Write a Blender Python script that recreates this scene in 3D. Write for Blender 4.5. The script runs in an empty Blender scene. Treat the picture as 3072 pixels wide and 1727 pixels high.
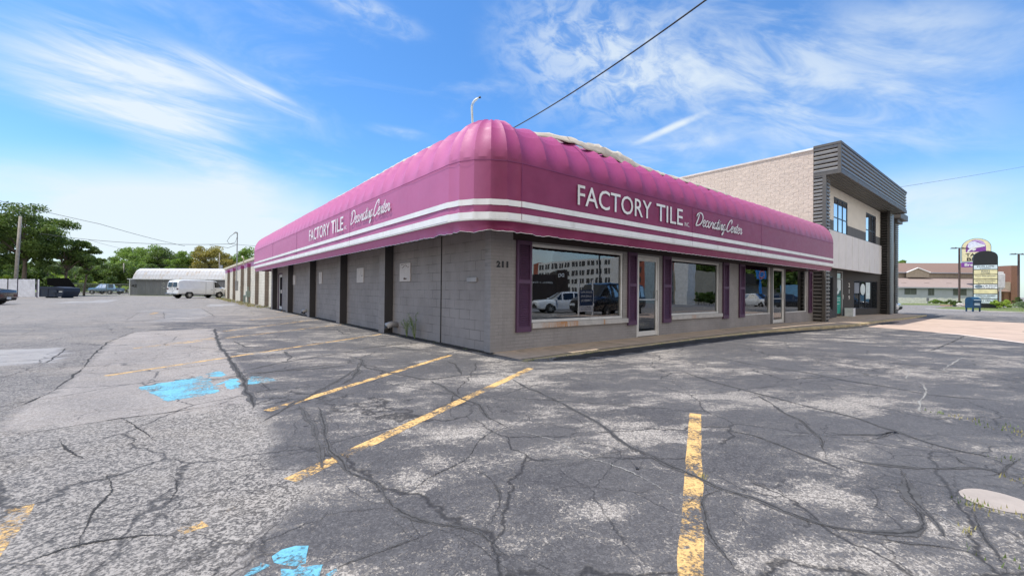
import bpy, bmesh, math, random
import numpy as np
from mathutils import Vector, Matrix, noise
rng = random.Random(7); nrg = np.random.default_rng(5)
S = bpy.context.scene
COL = S.collection
R_ = math.radians

# ------------------------------------------------------------------ camera
F_PX = 1269.85; CXP, CYP = 1536.0, 863.5
CAM = np.array([-4.805, -6.654, 1.2])
ROT = np.array([[0.7801646, -0.0130520, -0.6254381], [-0.6254882, 0.00030721, -0.7802335], [0.0103757, 0.9999148, -0.0079242]])
cd = bpy.data.cameras.new('camera'); cam = bpy.data.objects.new('camera', cd); COL.objects.link(cam)
cd.sensor_width = 36; cd.lens = F_PX / 3072 * 36; cd.clip_start = 0.05; cd.clip_end = 3000
M = Matrix(ROT.tolist()).to_4x4(); M.translation = Vector(CAM); cam.matrix_world = M
S.camera = cam
S.render.resolution_x = 1024; S.render.resolution_y = 575
S.view_settings.view_transform = 'Standard'; S.view_settings.look = 'None'
S.view_settings.gamma = 1; S.view_settings.exposure = 0.5

# ------------------------------------------------------------------ sun direction
SUNV = Vector((-0.31, 0.2, 1.0)).normalized()
sl = bpy.data.lights.new('sun', 'SUN'); sl.energy = 3.6; sl.angle = R_(0.5); sl.color = (1, 0.95, 0.88)
so = bpy.data.objects.new('sun', sl); COL.objects.link(so); so.location = (0, 0, 60)
so.rotation_euler = SUNV.to_track_quat('Z', 'Y').to_euler()

# ------------------------------------------------------------------ node helpers
class N:
    def __init__(s, nt): s.nt = nt; s.n = nt.nodes; s.l = nt.links
    def put(s, sock, v):
        if v is None: return
        if hasattr(v, 'links') or isinstance(v, bpy.types.NodeSocket): s.l.new(v, sock)
        else:
            try: sock.default_value = v
            except Exception:
                sock.default_value = tuple(v) + (1,) if hasattr(v, '__len__') and len(v) == 3 else v
    def math(s, op, a, b=None, c=None, clamp=False):
        n = s.n.new('ShaderNodeMath'); n.operation = op; n.use_clamp = clamp
        s.put(n.inputs[0], a); s.put(n.inputs[1], b); s.put(n.inputs[2], c); return n.outputs[0]
    def vmath(s, op, a, b=None, scale=None):
        n = s.n.new('ShaderNodeVectorMath'); n.operation = op
        s.put(n.inputs[0], a); s.put(n.inputs[1], b)
        if scale is not None: s.put(n.inputs[3], scale)
        return n.outputs['Value'] if op in ('DOT_PRODUCT', 'LENGTH') else n.outputs[0]
    def mix(s, f, a, b, mode='MIX'):
        n = s.n.new('ShaderNodeMix'); n.data_type = 'RGBA'; n.blend_type = mode; n.clamp_factor = True
        s.put(n.inputs[0], f); s.put(n.inputs[6], a); s.put(n.inputs[7], b); return n.outputs[2]
    def noise(s, vec, scale, detail=4, rough=.5, dist=0, out=0):
        n = s.n.new('ShaderNodeTexNoise'); s.put(n.inputs['Vector'], vec)
        s.put(n.inputs['Scale'], scale); s.put(n.inputs['Detail'], detail); s.put(n.inputs['Roughness'], rough); s.put(n.inputs['Distortion'], dist)
        return n.outputs[out]
    def voro(s, vec, scale, feature='F1', out='Distance', rnd=1.0):
        n = s.n.new('ShaderNodeTexVoronoi'); n.feature = feature; s.put(n.inputs['Vector'], vec)
        s.put(n.inputs['Scale'], scale); s.put(n.inputs['Randomness'], rnd); return n.outputs[out]
    def ramp(s, v, lo, hi, a=0.0, b=1.0, smooth=True):
        n = s.n.new('ShaderNodeMapRange'); n.interpolation_type = 'SMOOTHSTEP' if smooth else 'LINEAR'
        s.put(n.inputs[0], v); s.put(n.inputs[1], lo); s.put(n.inputs[2], hi); s.put(n.inputs[3], a); s.put(n.inputs[4], b); return n.outputs[0]
    def mapping(s, vec, loc=(0, 0, 0), rot=(0, 0, 0), scale=(1, 1, 1), typ='POINT'):
        n = s.n.new('ShaderNodeMapping'); n.vector_type = typ; s.put(n.inputs[0], vec)
        n.inputs[1].default_value = loc; n.inputs[2].default_value = rot; n.inputs[3].default_value = scale; return n.outputs[0]
    def sep(s, v):
        n = s.n.new('ShaderNodeSeparateXYZ'); s.put(n.inputs[0], v); return n.outputs
    def comb(s, x, y, z=0):
        n = s.n.new('ShaderNodeCombineXYZ'); s.put(n.inputs[0], x); s.put(n.inputs[1], y); s.put(n.inputs[2], z); return n.outputs[0]
    def bump(s, h, strength=.3, dist=.01, nrm=None):
        n = s.n.new('ShaderNodeBump'); s.put(n.inputs['Height'], h); n.inputs['Strength'].default_value = strength; n.inputs['Distance'].default_value = dist
        if nrm is not None: s.put(n.inputs['Normal'], nrm)
        return n.outputs[0]
    def brick(s, vec, scale=1, w=.4, h=.2, mortar=.006, c1=(1, 1, 1, 1), c2=(.9, .9, .9, 1), cm=(.6, .6, .6, 1), smooth=.2, offset=.5):
        n = s.n.new('ShaderNodeTexBrick'); s.put(n.inputs['Vector'], vec); n.offset = offset
        n.inputs['Scale'].default_value = scale; n.inputs['Brick Width'].default_value = w; n.inputs['Row Height'].default_value = h
        n.inputs['Mortar Size'].default_value = mortar; n.inputs['Mortar Smooth'].default_value = smooth
        n.inputs['Color1'].default_value = c1; n.inputs['Color2'].default_value = c2; n.inputs['Mortar'].default_value = cm
        return n.outputs['Color'], n.outputs['Fac']

def px_dir(px, py):
    v = ROT @ np.array([px - CXP, -(py - CYP), -F_PX]); return v / np.linalg.norm(v)

# ------------------------------------------------------------------ world: Nishita sky plus cirrus painted by direction on the sky itself
W = bpy.data.worlds.new('World'); S.world = W; W.use_nodes = True
w = N(W.node_tree); W.node_tree.nodes.clear(); W.cycles.sampling_method = 'MANUAL'; W.cycles.sample_map_resolution = 256
out = w.n.new('ShaderNodeOutputWorld'); bg = w.n.new('ShaderNodeBackground'); w.l.new(bg.outputs[0], out.inputs[0])
sky = w.n.new('ShaderNodeTexSky'); sky.sky_type = 'NISHITA'; sky.sun_disc = False
sky.sun_elevation = math.asin(SUNV.z); sky.sun_rotation = math.atan2(SUNV.x, SUNV.y)
sky.air_density = 1.0; sky.dust_density = 0.6; sky.ozone_density = 2.5
tc = w.n.new('ShaderNodeTexCoord'); D = tc.outputs['Generated']
dx, dy, dz = w.sep(D)
az = w.math('ARCTAN2', dy, dx); el = w.math('ARCSINE', dz)
AE = w.comb(az, el, 0)
def aeof(px, py):
    d = px_dir(px, py); return math.atan2(d[1], d[0]), math.asin(d[2])
def blob(p0, p1, wpx, inten, nscale=(3, 30), lo=.35, hi=.7, warp=.35):
    a = np.array(aeof(*p0)); b = np.array(aeof(*p1)); c = (a + b) / 2; d = b - a; L = np.linalg.norm(d) / 2
    ang = math.atan2(d[1], d[0])
    m = ((p0[0] + p1[0]) / 2, (p0[1] + p1[1]) / 2); nx, ny = p1[0] - p0[0], p1[1] - p0[1]; q = math.hypot(nx, ny)
    e = np.array(aeof(m[0] - ny / q * wpx, m[1] + nx / q * wpx)); wd = np.linalg.norm(e - np.array(aeof(*m)))
    mp = w.mapping(AE, tuple(c) + (0,), (0, 0, ang), (1, 1, 1), 'TEXTURE')      # local frame along the streak
    wv = w.vmath('SUBTRACT', w.noise(mp, 5, 1, .6, out=1), (.5, .5, .5))
    mp2 = w.vmath('ADD', mp, w.vmath('MULTIPLY', wv, (warp * L * .6, warp * wd * 3, 0)))
    sc = w.vmath('MULTIPLY', mp2, (1 / L, 1 / wd, 0))
    r = w.vmath('LENGTH', sc)
    fall = w.ramp(r, .1, 1.05, 1, 0)
    st = w.noise(w.vmath('MULTIPLY', mp, (nscale[0], nscale[1], 1)), 1, 5, .62, .6 if warp > .2 else 0)
    st = w.ramp(st, lo, hi, .12, 1)
    return w.math('MULTIPLY', w.math('MULTIPLY', fall, st), inten)
blobs = [
 blob((-300, 0), (960, 370), 200, .8, (4, 30), .28, .68),
 blob((-300, 120), (760, 320), 170, .6, (5, 24), .3, .7),
 blob((430, 100), (1000, 372), 36, .75, (5, 60), .3, .65),
 blob((-150, 200), (800, 470), 80, .7, (4, 46), .3, .7),
 blob((250, 260), (860, 500), 60, .45, (5, 50)),
 blob((-500, 560), (1150, 640), 190, .95, (2, 9), .18, .55, .15),
 blob((-300, 720), (1400, 760), 150, .6, (2, 6), .1, .5, .15),
 blob((300, 430), (900, 560), 80, .6, (4, 20)),
 blob((850, -60), (1330, 110), 60, .5, (14, 34)),
 blob((1400, 40), (2300, 260), 270, .72, (16, 26), .34, .64),
 blob((1800, 80), (3400, 400), 330, .72, (5, 16), .34, .66),
 blob((2400, 60), (3300, 120), 160, .5, (4, 14), .3, .62),
 blob((1880, 445), (2150, 320), 15, .75, (6, 20), .2, .5, .5),
 blob((1700, 460), (2500, 420), 100, .45, (5, 16)),
 blob((2300, 620), (3400, 600), 150, .6, (3, 10), .25, .6),
 blob((1070, 375), (1340, 425), 24, .4, (8, 30)),
]
tot = blobs[0]
for b in blobs[1:]: tot = w.math('ADD', tot, b)
gen = w.ramp(w.noise(w.mapping(AE, scale=(2.2, 6, 1), rot=(0, 0, -.35)), 1.6, 6, .6, .5), .5, .85, 0, .35)
tot = w.math('ADD', tot, gen)
hz = w.ramp(el, 0.0, .28, .38, 0)
tot = w.math('ADD', tot, hz)
back_fill = w.math('MULTIPLY', w.ramp(w.math('ADD', w.math('MULTIPLY', dy, -.8), w.math('MULTIPLY', dx, -.45)), .1, .7), w.ramp(w.noise(w.mapping(AE, scale=(1.5, 3, 1)), 1.3, 5, .6), .3, .6, .45, .95))  # unseen bright clouds behind the camera, added to fill the shaded fronts
tot = w.math('ADD', tot, back_fill)
tot = w.math('MINIMUM', tot, .93)
hs = w.n.new('ShaderNodeHueSaturation'); w.l.new(sky.outputs[0], hs.inputs['Color']); hs.inputs['Saturation'].default_value = 1.22
base = w.mix(1.0, hs.outputs[0], (1.15, 1.42, 1.60, 1), 'MULTIPLY')
cl = w.mix(tot, base, (5.9, 6.55, 7.0, 1)); cl = w.mix(back_fill, cl, (9.6, 8.9, 8.1, 1))
w.l.new(cl, bg.inputs[0]); bg.inputs[1].default_value = 0.10

# ------------------------------------------------------------------ materials
def newmat(name):
    m = bpy.data.materials.new(name); m.use_nodes = True; t = N(m.node_tree)
    p = m.node_tree.nodes['Principled BSDF']; return m, t, p
def c4(c): return tuple(c) + (1,) if len(c) == 3 else tuple(c)
def tcoord(t, kind='Object'):
    n = t.n.new('ShaderNodeTexCoord'); return n.outputs[kind]
def geo_pos(t): return t.n.new('ShaderNodeNewGeometry').outputs['Position']
_mc = {}
def mat(name, col, rough=.6, metal=0, var=.12, vs=3., bump=.0, bs=60., coat=0, dirt=None, ds=1.0, spec=.5):
    if name in _mc: return _mc[name]
    m, t, p = newmat(name); P = geo_pos(t)
    n = t.noise(P, vs, 5, .6)
    f = t.ramp(n, .3, .7, 1 - var, 1 + var)
    c = t.vmath('SCALE', c4(col)[:3], scale=f)
    if dirt:
        dn = t.ramp(t.noise(t.vmath('MULTIPLY', P, (1, 1, .35)), ds, 6, .65), .52, .75, 0, dirt[1])
        c = t.mix(dn, c, c4(dirt[0]))
    t.put(p.inputs['Base Color'], c); p.inputs['Metallic'].default_value = metal
    t.put(p.inputs['Roughness'], t.ramp(n, .2, .8, max(rough - .08, .02), min(rough + .08, 1)))
    p.inputs['Coat Weight'].default_value = coat; p.inputs['Specular IOR Level'].default_value = spec
    if bump: t.put(p.inputs['Normal'], t.bump(t.noise(P, bs, 4, .6), bump, .01))
    _mc[name] = m; return m
def block_mat(name, col, bw, bh, mort, plane='yz', contrast=.55, bumpst=.5, var=.12, rockface=0, stain=.25, offset=.5, dashed=True):
    m, t, p = newmat(name); P = geo_pos(t); x, y, z = t.sep(P)
    u = y if plane == 'yz' else x
    v = t.comb(u, z, 0)
    v = t.vmath('ADD', v, t.vmath('SCALE', t.noise(P, 2.5, 3, .5, out=1), scale=.012))
    c, f = t.brick(v, 1, bw, bh, mort, (1, 1, 1, 1), (.95, .95, .95, 1), (contrast,) * 3 + (1,), .3, offset)
    n = t.noise(P, 1.1, 6, .65)
    if dashed:   # painted-over joints only open here and there
        op = t.ramp(t.noise(P, 1.9, 4, .6), .42, .6)
        c = t.mix(t.math('MULTIPLY', t.math('SUBTRACT', 1.0, op), t.math('MULTIPLY', f, .85)), c, (.97, .97, .97, 1))
    col_ = t.vmath('SCALE', c4(col)[:3], scale=t.ramp(n, .3, .7, 1 - var, 1 + var))
    cc = t.mix(1.0, col_, c, 'MULTIPLY')
    if stain:
        sn = t.ramp(t.noise(t.vmath('MULTIPLY', P, (5, 5, .5)), 1, 5, .6), .5, .78, 0, stain)
        cc = t.mix(sn, cc, t.vmath('SCALE', c4(col)[:3], scale=.55))
    t.put(p.inputs['Base Color'], cc); p.inputs['Roughness'].default_value = .85
    h = t.math('MULTIPLY', f, -1.0)
    h = t.math('ADD', h, t.math('MULTIPLY', t.noise(P, 90, 3, .6), .18))
    if rockface:
        h = t.math('ADD', h, t.math('MULTIPLY', t.noise(P, 6.5, 4, .55, .8), rockface))
    t.put(p.inputs['Normal'], t.bump(h, bumpst, .012 if not rockface else .05))
    return m
def glass_mat(name, tint=(.02, .025, .03), refl=.30, trans=True):
    m, t, p = newmat(name); t.n.remove(p); o = t.n['Material Output']
    g = t.n.new('ShaderNodeBsdfGlossy'); g.inputs['Roughness'].default_value = 0.0; g.inputs['Color'].default_value = (.95, .97, 1, 1)
    wv = t.bump(t.noise(geo_pos(t), .9, 2, .5), .04, .05); t.l.new(wv, g.inputs['Normal'])
    if trans:
        d = t.n.new('ShaderNodeBsdfTransparent'); d.inputs['Color'].default_value = (.42, .46, .45, 1)
    else:
        d = t.n.new('ShaderNodeBsdfDiffuse'); d.inputs['Color'].default_value = c4(tint)
    lw = t.n.new('ShaderNodeLayerWeight'); lw.inputs[0].default_value = .3
    fac = t.math('ADD', t.math('MULTIPLY', lw.outputs['Fresnel'], .8), refl, clamp=True)
    mx = t.n.new('ShaderNodeMixShader'); t.l.new(fac, mx.inputs[0]); t.l.new(d.outputs[0], mx.inputs[1]); t.l.new(g.outputs[0], mx.inputs[2])
    t.l.new(mx.outputs[0], o.inputs[0]); return m
GLASS = glass_mat('storefront_glass', refl=.13); GLASSD = glass_mat('dark_glass', (.012, .015, .018), .10, False)
CARGLASS = glass_mat('car_glass', (.01, .012, .014), .05, False)

# ------------------------------------------------------------------ mesh helpers
class MB:
    def __init__(s): s.v = []; s.f = []; s.m = []
    def add(s, vs, fs, mi=0):
        o = len(s.v); s.v += [tuple(map(float, a)) for a in vs]; s.f += [tuple(i + o for i in f) for f in fs]; s.m += [mi] * len(fs); return s
    def quad(s, a, b, c, d, mi=0): return s.add([a, b, c, d], [(0, 1, 2, 3)], mi)
    def box(s, x0, x1, y0, y1, z0, z1, mi=0):
        vs = [(x, y, z) for z in (z0, z1) for y in (y0, y1) for x in (x0, x1)]
        return s.add(vs, [(0, 2, 3, 1), (4, 5, 7, 6), (0, 1, 5, 4), (2, 6, 7, 3), (0, 4, 6, 2), (1, 3, 7, 5)], mi)
    def obox(s, o, u, v, w_, mi=0):
        o, u, v, w_ = map(np.array, (o, u, v, w_))
        vs = [o + a * u + b * v + c * w_ for c in (0, 1) for b in (0, 1) for a in (0, 1)]
        return s.add(vs, [(0, 2, 3, 1), (4, 5, 7, 6), (0, 1, 5, 4), (2, 6, 7, 3), (0, 4, 6, 2), (1, 3, 7, 5)], mi)
    def prism(s, poly, axis_o, u, v, n, t0, t1, mi=0):
        o, u, v, n = map(lambda a: np.array(a, float), (axis_o, u, v, n)); k = len(poly)
        vs = [o + a * u + b * v + t0 * n for a, b in poly] + [o + a * u + b * v + t1 * n for a, b in poly]
        return s.add(vs, [tuple(range(k))[::-1], tuple(range(k, 2 * k))] + [(i, (i + 1) % k, k + (i + 1) % k, k + i) for i in range(k)], mi)
    def tube(s, pts, r, n=6, mi=0, cap=True):
        pts = [Vector(p) for p in pts]; rs = r if hasattr(r, '__len__') else [r] * len(pts); rings = []
        ref = Vector((0, 0, 1))
        for i, p in enumerate(pts):
            d = (pts[min(i + 1, len(pts) - 1)] - pts[max(i - 1, 0)]).normalized()
            a = d.cross(ref if abs(d.dot(ref)) < .95 else Vector((1, 0, 0))).normalized(); b = d.cross(a)
            rings.append([p + (a * math.cos(k * 2 * math.pi / n) + b * math.sin(k * 2 * math.pi / n)) * rs[i] for k in range(n)])
        vs = [v for r_ in rings for v in r_]; fs = []
        for i in range(len(pts) - 1):
            for k in range(n): fs.append((i * n + k, i * n + (k + 1) % n, (i + 1) * n + (k + 1) % n, (i + 1) * n + k))
        if cap: fs += [tuple(range(n))[::-1], tuple((len(pts) - 1) * n + k for k in range(n))]
        return s.add(vs, fs, mi)
    def cyl(s, c, ax, r, h, n=20, mi=0, r2=None):
        c = Vector(c); ax = Vector(ax).normalized(); return s.tube([c, c + ax * h], [r, r if r2 is None else r2], n, mi)
    def corr(s, o, u, L, v, H, nrm, depth=.05, pitch=.17, mi=0):
        """horizontal ribs: profile runs along v, swept along u, protrudes along nrm"""
        o, u, v, nrm = map(lambda a: np.array(a, float), (o, u, v, nrm)); prof = []; k = max(1, round(H / pitch)); ph = H / k
        for i in range(k):
            b = i * ph; prof += [(b, 0), (b + .25 * ph, 0), (b + .4 * ph, depth), (b + .85 * ph, depth)]
        prof += [(H, 0)]
        vs = []
        for a in (0, L): vs += [o + u * a + v * h + nrm * d for h, d in prof]
        m_ = len(prof); return s.add(vs, [(i, i + 1, m_ + i + 1, m_ + i) for i in range(m_ - 1)], mi)
    def grid(s, P, mi=0, closed=False):
        nr, nc = len(P), len(P[0]); vs = [p for r in P for p in r]; fs = []
        for i in range(nr - 1):
            for j in range(nc - 1 if not closed else nc):
                fs.append((i * nc + j, i * nc + (j + 1) % nc, (i + 1) * nc + (j + 1) % nc, (i + 1) * nc + j))
        return s.add(vs, fs, mi)
    def build(s, name, mats, parent=None, smooth=False, bevel=0, label=None, loc=None):
        me = bpy.data.meshes.new(name); vs = np.array(s.v)
        me.from_pydata(vs.tolist(), [], s.f)
        if not isinstance(mats, (list, tuple)): mats = [mats]
        for m in mats: me.materials.append(m)
        me.polygons.foreach_set('material_index', s.m)
        if smooth: me.polygons.foreach_set('use_smooth', [True] * len(s.f))
        me.update(); bm = bmesh.new(); bm.from_mesh(me); bmesh.ops.recalc_face_normals(bm, faces=bm.faces) if len(s.f) < 4000 else None; bm.to_mesh(me); bm.free()
        o = bpy.data.objects.new(name, me); COL.objects.link(o)
        if bevel:
            b = o.modifiers.new('bevel', 'BEVEL'); b.width = bevel; b.segments = 2; b.limit_method = 'ANGLE'
        if parent: o.parent = parent
        if label: o['label'] = label
        return o
def thing(name, label, cat, loc=(0, 0, 0), rz=0, group=None):
    o = bpy.data.objects.new(name, None); COL.objects.link(o); o.location = loc; o.rotation_euler = (0, 0, rz); o.empty_display_size = .2
    o['label'] = label; o['category'] = cat
    if group: o['group'] = group
    return o
def tag(o, label, cat, group=None):
    o['label'] = label; o['category'] = cat
    if group: o['group'] = group
    return o
def struct(o, kind='structure'): o['kind'] = kind; return o
def copy_tree(o, parent=None):
    c = o.copy(); COL.objects.link(c); c.parent = parent
    for ch in list(o.children): copy_tree(ch, c)
    return c
def text_mesh(txt, origin, u, v, width, height, mats, parent, name, shear=0, depth=.004, bold=0, label=None):
    cu = bpy.data.curves.new('t', 'FONT'); cu.body = txt; cu.size = 1; cu.shear = shear; cu.offset = bold; cu.extrude = 0; cu.resolution_u = 3
    to = bpy.data.objects.new('t', cu); COL.objects.link(to)
    dg = bpy.context.evaluated_depsgraph_get(); me = bpy.data.meshes.new_from_object(to.evaluated_get(dg))
    bpy.data.objects.remove(to)
    co = np.array([x.co[:] for x in me.vertices]); mn = co.min(0); mx = co.max(0)
    u, v, o = np.array(u, float), np.array(v, float), np.array(origin, float); n = np.cross(u, v)
    fx = width / (mx[0] - mn[0]); fy = height / (mx[1] - mn[1])
    for x, c in zip(me.vertices, co): x.co = Vector(o + u * (c[0] - mn[0]) * fx + v * (c[1] - mn[1]) * fy + n * depth)
    me.materials.clear(); me.materials.append(mats); me.name = name
    ob = bpy.data.objects.new(name, me); COL.objects.link(ob)
    if parent: ob.parent = parent
    if label: ob['label'] = label
    return ob

# ------------------------------------------------------------------ terrain
def sst(t): t = np.clip(t, 0, 1); return t * t * (3 - 2 * t)
def gz(x, y): return -.15 * sst((np.asarray(x, float) - 5) / 14) - .3 * sst((-np.asarray(y, float) - 8.5) / 9)
def ong(px, py):
    d = px_dir(px, py); z = 0
    for _ in range(25):
        t = (z - CAM[2]) / d[2]; p = CAM + d * t; z = .5 * z + .5 * float(gz(p[0], p[1]))
    return p
def view(px, d, mirror=False):
    r = (px - CXP) / F_PX * d; p = CAM[:2] + r * np.array([.78025, -.62552]) + d * np.array([.62546, .78025])
    return (p[0], -p[1]) if mirror else (p[0], p[1])
def dpts(pts, sc=1.0, o=(0, 0)): return [(o[0] + a / sc, o[1] + b / sc) for a, b in pts]
DS = 2576 / 3072
CA = (1.677, (0, 1080)); CB = (1.677, (1536, 1000)); CL = (2576 / 1300, (0, 880))

def inpoly(px, py, poly):
    c = np.zeros(px.shape, bool); n = len(poly)
    for i in range(n):
        x0, y0 = poly[i]; x1, y1 = poly[(i + 1) % n]
        with np.errstate(divide='ignore', invalid='ignore'):
            c ^= ((y0 > py) != (y1 > py)) & (px < (x1 - x0) * (py - y0) / (y1 - y0 + 1e-12) + x0)
    return c
def asphalt_mat():
    m, t, p = newmat('asphalt'); P = geo_pos(t)
    at = t.n.new('ShaderNodeAttribute'); at.attribute_name = 'zone'; z = t.sep(at.outputs['Vector'])   # x: light smooth, y: coarse gravelly, z: concrete-like
    zl, zr, zc = z[0], z[1], z[2]
    Q = t.mapping(P, rot=(0, 0, R_(30)))
    # stones
    s1v = t.sep(t.voro(P, 120, out='Color'))[0]; s1b = t.sep(t.voro(P, 62, out='Color'))[1]
    s2 = t.noise(P, 260, 2, .7); s3 = t.noise(P, 95, 3, .7)
    stone = t.ramp(t.math('ADD', t.math('MULTIPLY', s1v, .55), t.math('MULTIPLY', s1b, .45)), .2, .85)
    # sealed coat worn through: each stone shows with a probability that fades smoothly in and out
    wv = t.vmath('ADD', Q, t.vmath('SCALE', t.noise(Q, 1.1, 4, .6, out=1), scale=.7))
    blot = t.noise(t.vmath('MULTIPLY', wv, (.75, 1.5, 1)), 1.1, 5, .58); blot2 = t.noise(t.vmath('MULTIPLY', wv, (1, 2.2, 1)), 3.6, 5, .65)
    bl = t.math('ADD', t.math('MULTIPLY', blot, .68), t.math('MULTIPLY', blot2, .32))
    prob = t.ramp(bl, .40, .66, .10, .80)
    crackle = t.voro(t.vmath('ADD', P, t.vmath('SCALE', t.noise(P, 9, 3, .6, out=1), scale=.12)), 15, 'DISTANCE_TO_EDGE')
    flake = t.math('MULTIPLY', t.ramp(crackle, .0, .11, 1, 0), t.ramp(t.noise(P, .8, 4, .6), .46, .60, 0, .22))
    prob = t.math('ADD', prob, flake)
    gv = t.math('ADD', t.math('MULTIPLY', s1v, .42), t.math('ADD', t.math('MULTIPLY', s1b, .34), t.math('MULTIPLY', t.noise(P, 48, 4, .75), .26)))
    worn = t.ramp(t.math('SUBTRACT', prob, gv), -.05, .07)
    seal = t.mix(t.ramp(t.noise(P, .5, 5, .6), .3, .7), (.046, .045, .049, 1), (.084, .080, .080, 1))
    seal = t.mix(t.ramp(t.noise(P, 7, 5, .7), .4, .7, 0, .4), seal, (.11, .105, .105, 1))
    seal = t.mix(t.math('MULTIPLY', t.math('MULTIPLY', s1v, s1b), .6), seal, (.22, .21, .205, 1)); seal = t.mix(t.ramp(s3, .52, .72, 0, .55), seal, (.022, .022, .026, 1))
    agg = t.mix(t.ramp(t.math('ADD', t.math('MULTIPLY', s2, .5), t.math('MULTIPLY', s1v, .5)), .25, .75), (.17, .155, .14, 1), (.54, .49, .43, 1))
    cS = t.mix(t.math('MULTIPLY', worn, .9), seal, agg)
    # light smooth area
    lt = t.mix(t.ramp(t.noise(P, 1.4, 6, .6), .3, .7), (.20, .18, .165, 1), (.29, .26, .235, 1))
    cL = t.mix(t.math('MULTIPLY', stone, .65), lt, (.50, .46, .42, 1))
    cL = t.mix(t.ramp(s3, .55, .75, 0, .3), cL, (.09, .085, .08, 1))
    # coarse gravelly
    gr = t.mix(t.ramp(t.noise(P, .9, 6, .65), .35, .7), (.075, .07, .066, 1), (.15, .14, .128, 1))
    cR = t.mix(t.math('MULTIPLY', t.ramp(t.math('ADD', t.math('MULTIPLY', s1v, .5), t.math('MULTIPLY', s1b, .5)), .25, .8), .85), gr, (.47, .43, .385, 1))
    pits = t.ramp(t.noise(P, 16, 6, .8), .54, .68, 0, .8)
    cR = t.mix(pits, cR, (.035, .035, .037, 1))
    c = t.mix(zl, cS, cL); c = t.mix(zr, c, cR)
    cc = t.mix(t.ramp(t.noise(P, 2, 6, .6), .3, .7), (.36, .35, .345, 1), (.45, .44, .43, 1)); c = t.mix(zc, c, cc)
    # natural fine cracks everywhere
    wq = t.vmath('ADD', P, t.vmath('SCALE', t.noise(P, 3, 4, .6, out=1), scale=.25))
    v1 = t.voro(wq, .62, 'DISTANCE_TO_EDGE'); v2 = t.voro(wq, 2.3, 'DISTANCE_TO_EDGE')
    k1 = t.math('MULTIPLY', t.ramp(v1, .0, .010, 1, 0), t.ramp(t.noise(P, .8, 3, .5), .36, .46))
    k2 = t.math('MULTIPLY', t.ramp(v2, .0, .020, 1, 0), t.ramp(t.noise(P, .55, 4, .6), .45, .56))
    kk = t.math('MAXIMUM', k1, t.math('MULTIPLY', k2, .75))
    c = t.mix(t.math('MULTIPLY', kk, .85), c, (.028, .027, .028, 1))
    # far field: patchy bands of repaving
    big = t.noise(t.vmath('MULTIPLY', P, (.9, .16, 1)), .5, 5, .6)
    c = t.mix(t.ramp(big, .45, .65, 0, .25), c, (.13, .127, .128, 1))
    # oil/tyre darkening stains
    st = t.ramp(t.noise(P, .35, 5, .7), .58, .75, 0, .3); c = t.mix(st, c, (.05, .05, .055, 1))
    t.put(p.inputs['Base Color'], c)
    t.put(p.inputs['Roughness'], t.mix(worn, (.72,) * 3 + (1,), (.93,) * 3 + (1,)))
    p.inputs['Specular IOR Level'].default_value = .35
    h = t.math('ADD', t.math('MULTIPLY', s1v, .5), t.math('MULTIPLY', s2, .5)); h = t.math('ADD', h, t.math('MULTIPLY', worn, -.35)); h = t.math('SUBTRACT', h, t.math('MULTIPLY', kk, 1.5))
    h = t.math('SUBTRACT', h, t.math('MULTIPLY', t.math('MULTIPLY', pits, zr), 1.2))
    t.put(p.inputs['Normal'], t.bump(h, .55, .012)); return m
ASPH = asphalt_mat()
CRACK = mat('crack_dark', (.035, .033, .032), .95, var=.3, vs=20)
BAND = mat('crack_sealer', (.066, .067, .068), .8, var=.25, vs=14, bump=.3, bs=120, dirt=((.11, .11, .11), .6), ds=7)
GRIT = mat('crack_grit', (.30, .29, .27), .95, var=.4, vs=40, bump=.6, bs=150)
def lines1d(lo, hi, a, b, step, far):
    v = list(np.arange(a, b, step)); s = step; x = a
    L = []
    while x > lo: s *= 1.22; x -= s; L.append(max(x, lo))
    s = step; x = v[-1]; Rr = []
    while x < hi: s *= 1.22; x += s; Rr.append(min(x, hi))
    return np.array(L[::-1] + v + Rr)
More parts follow.
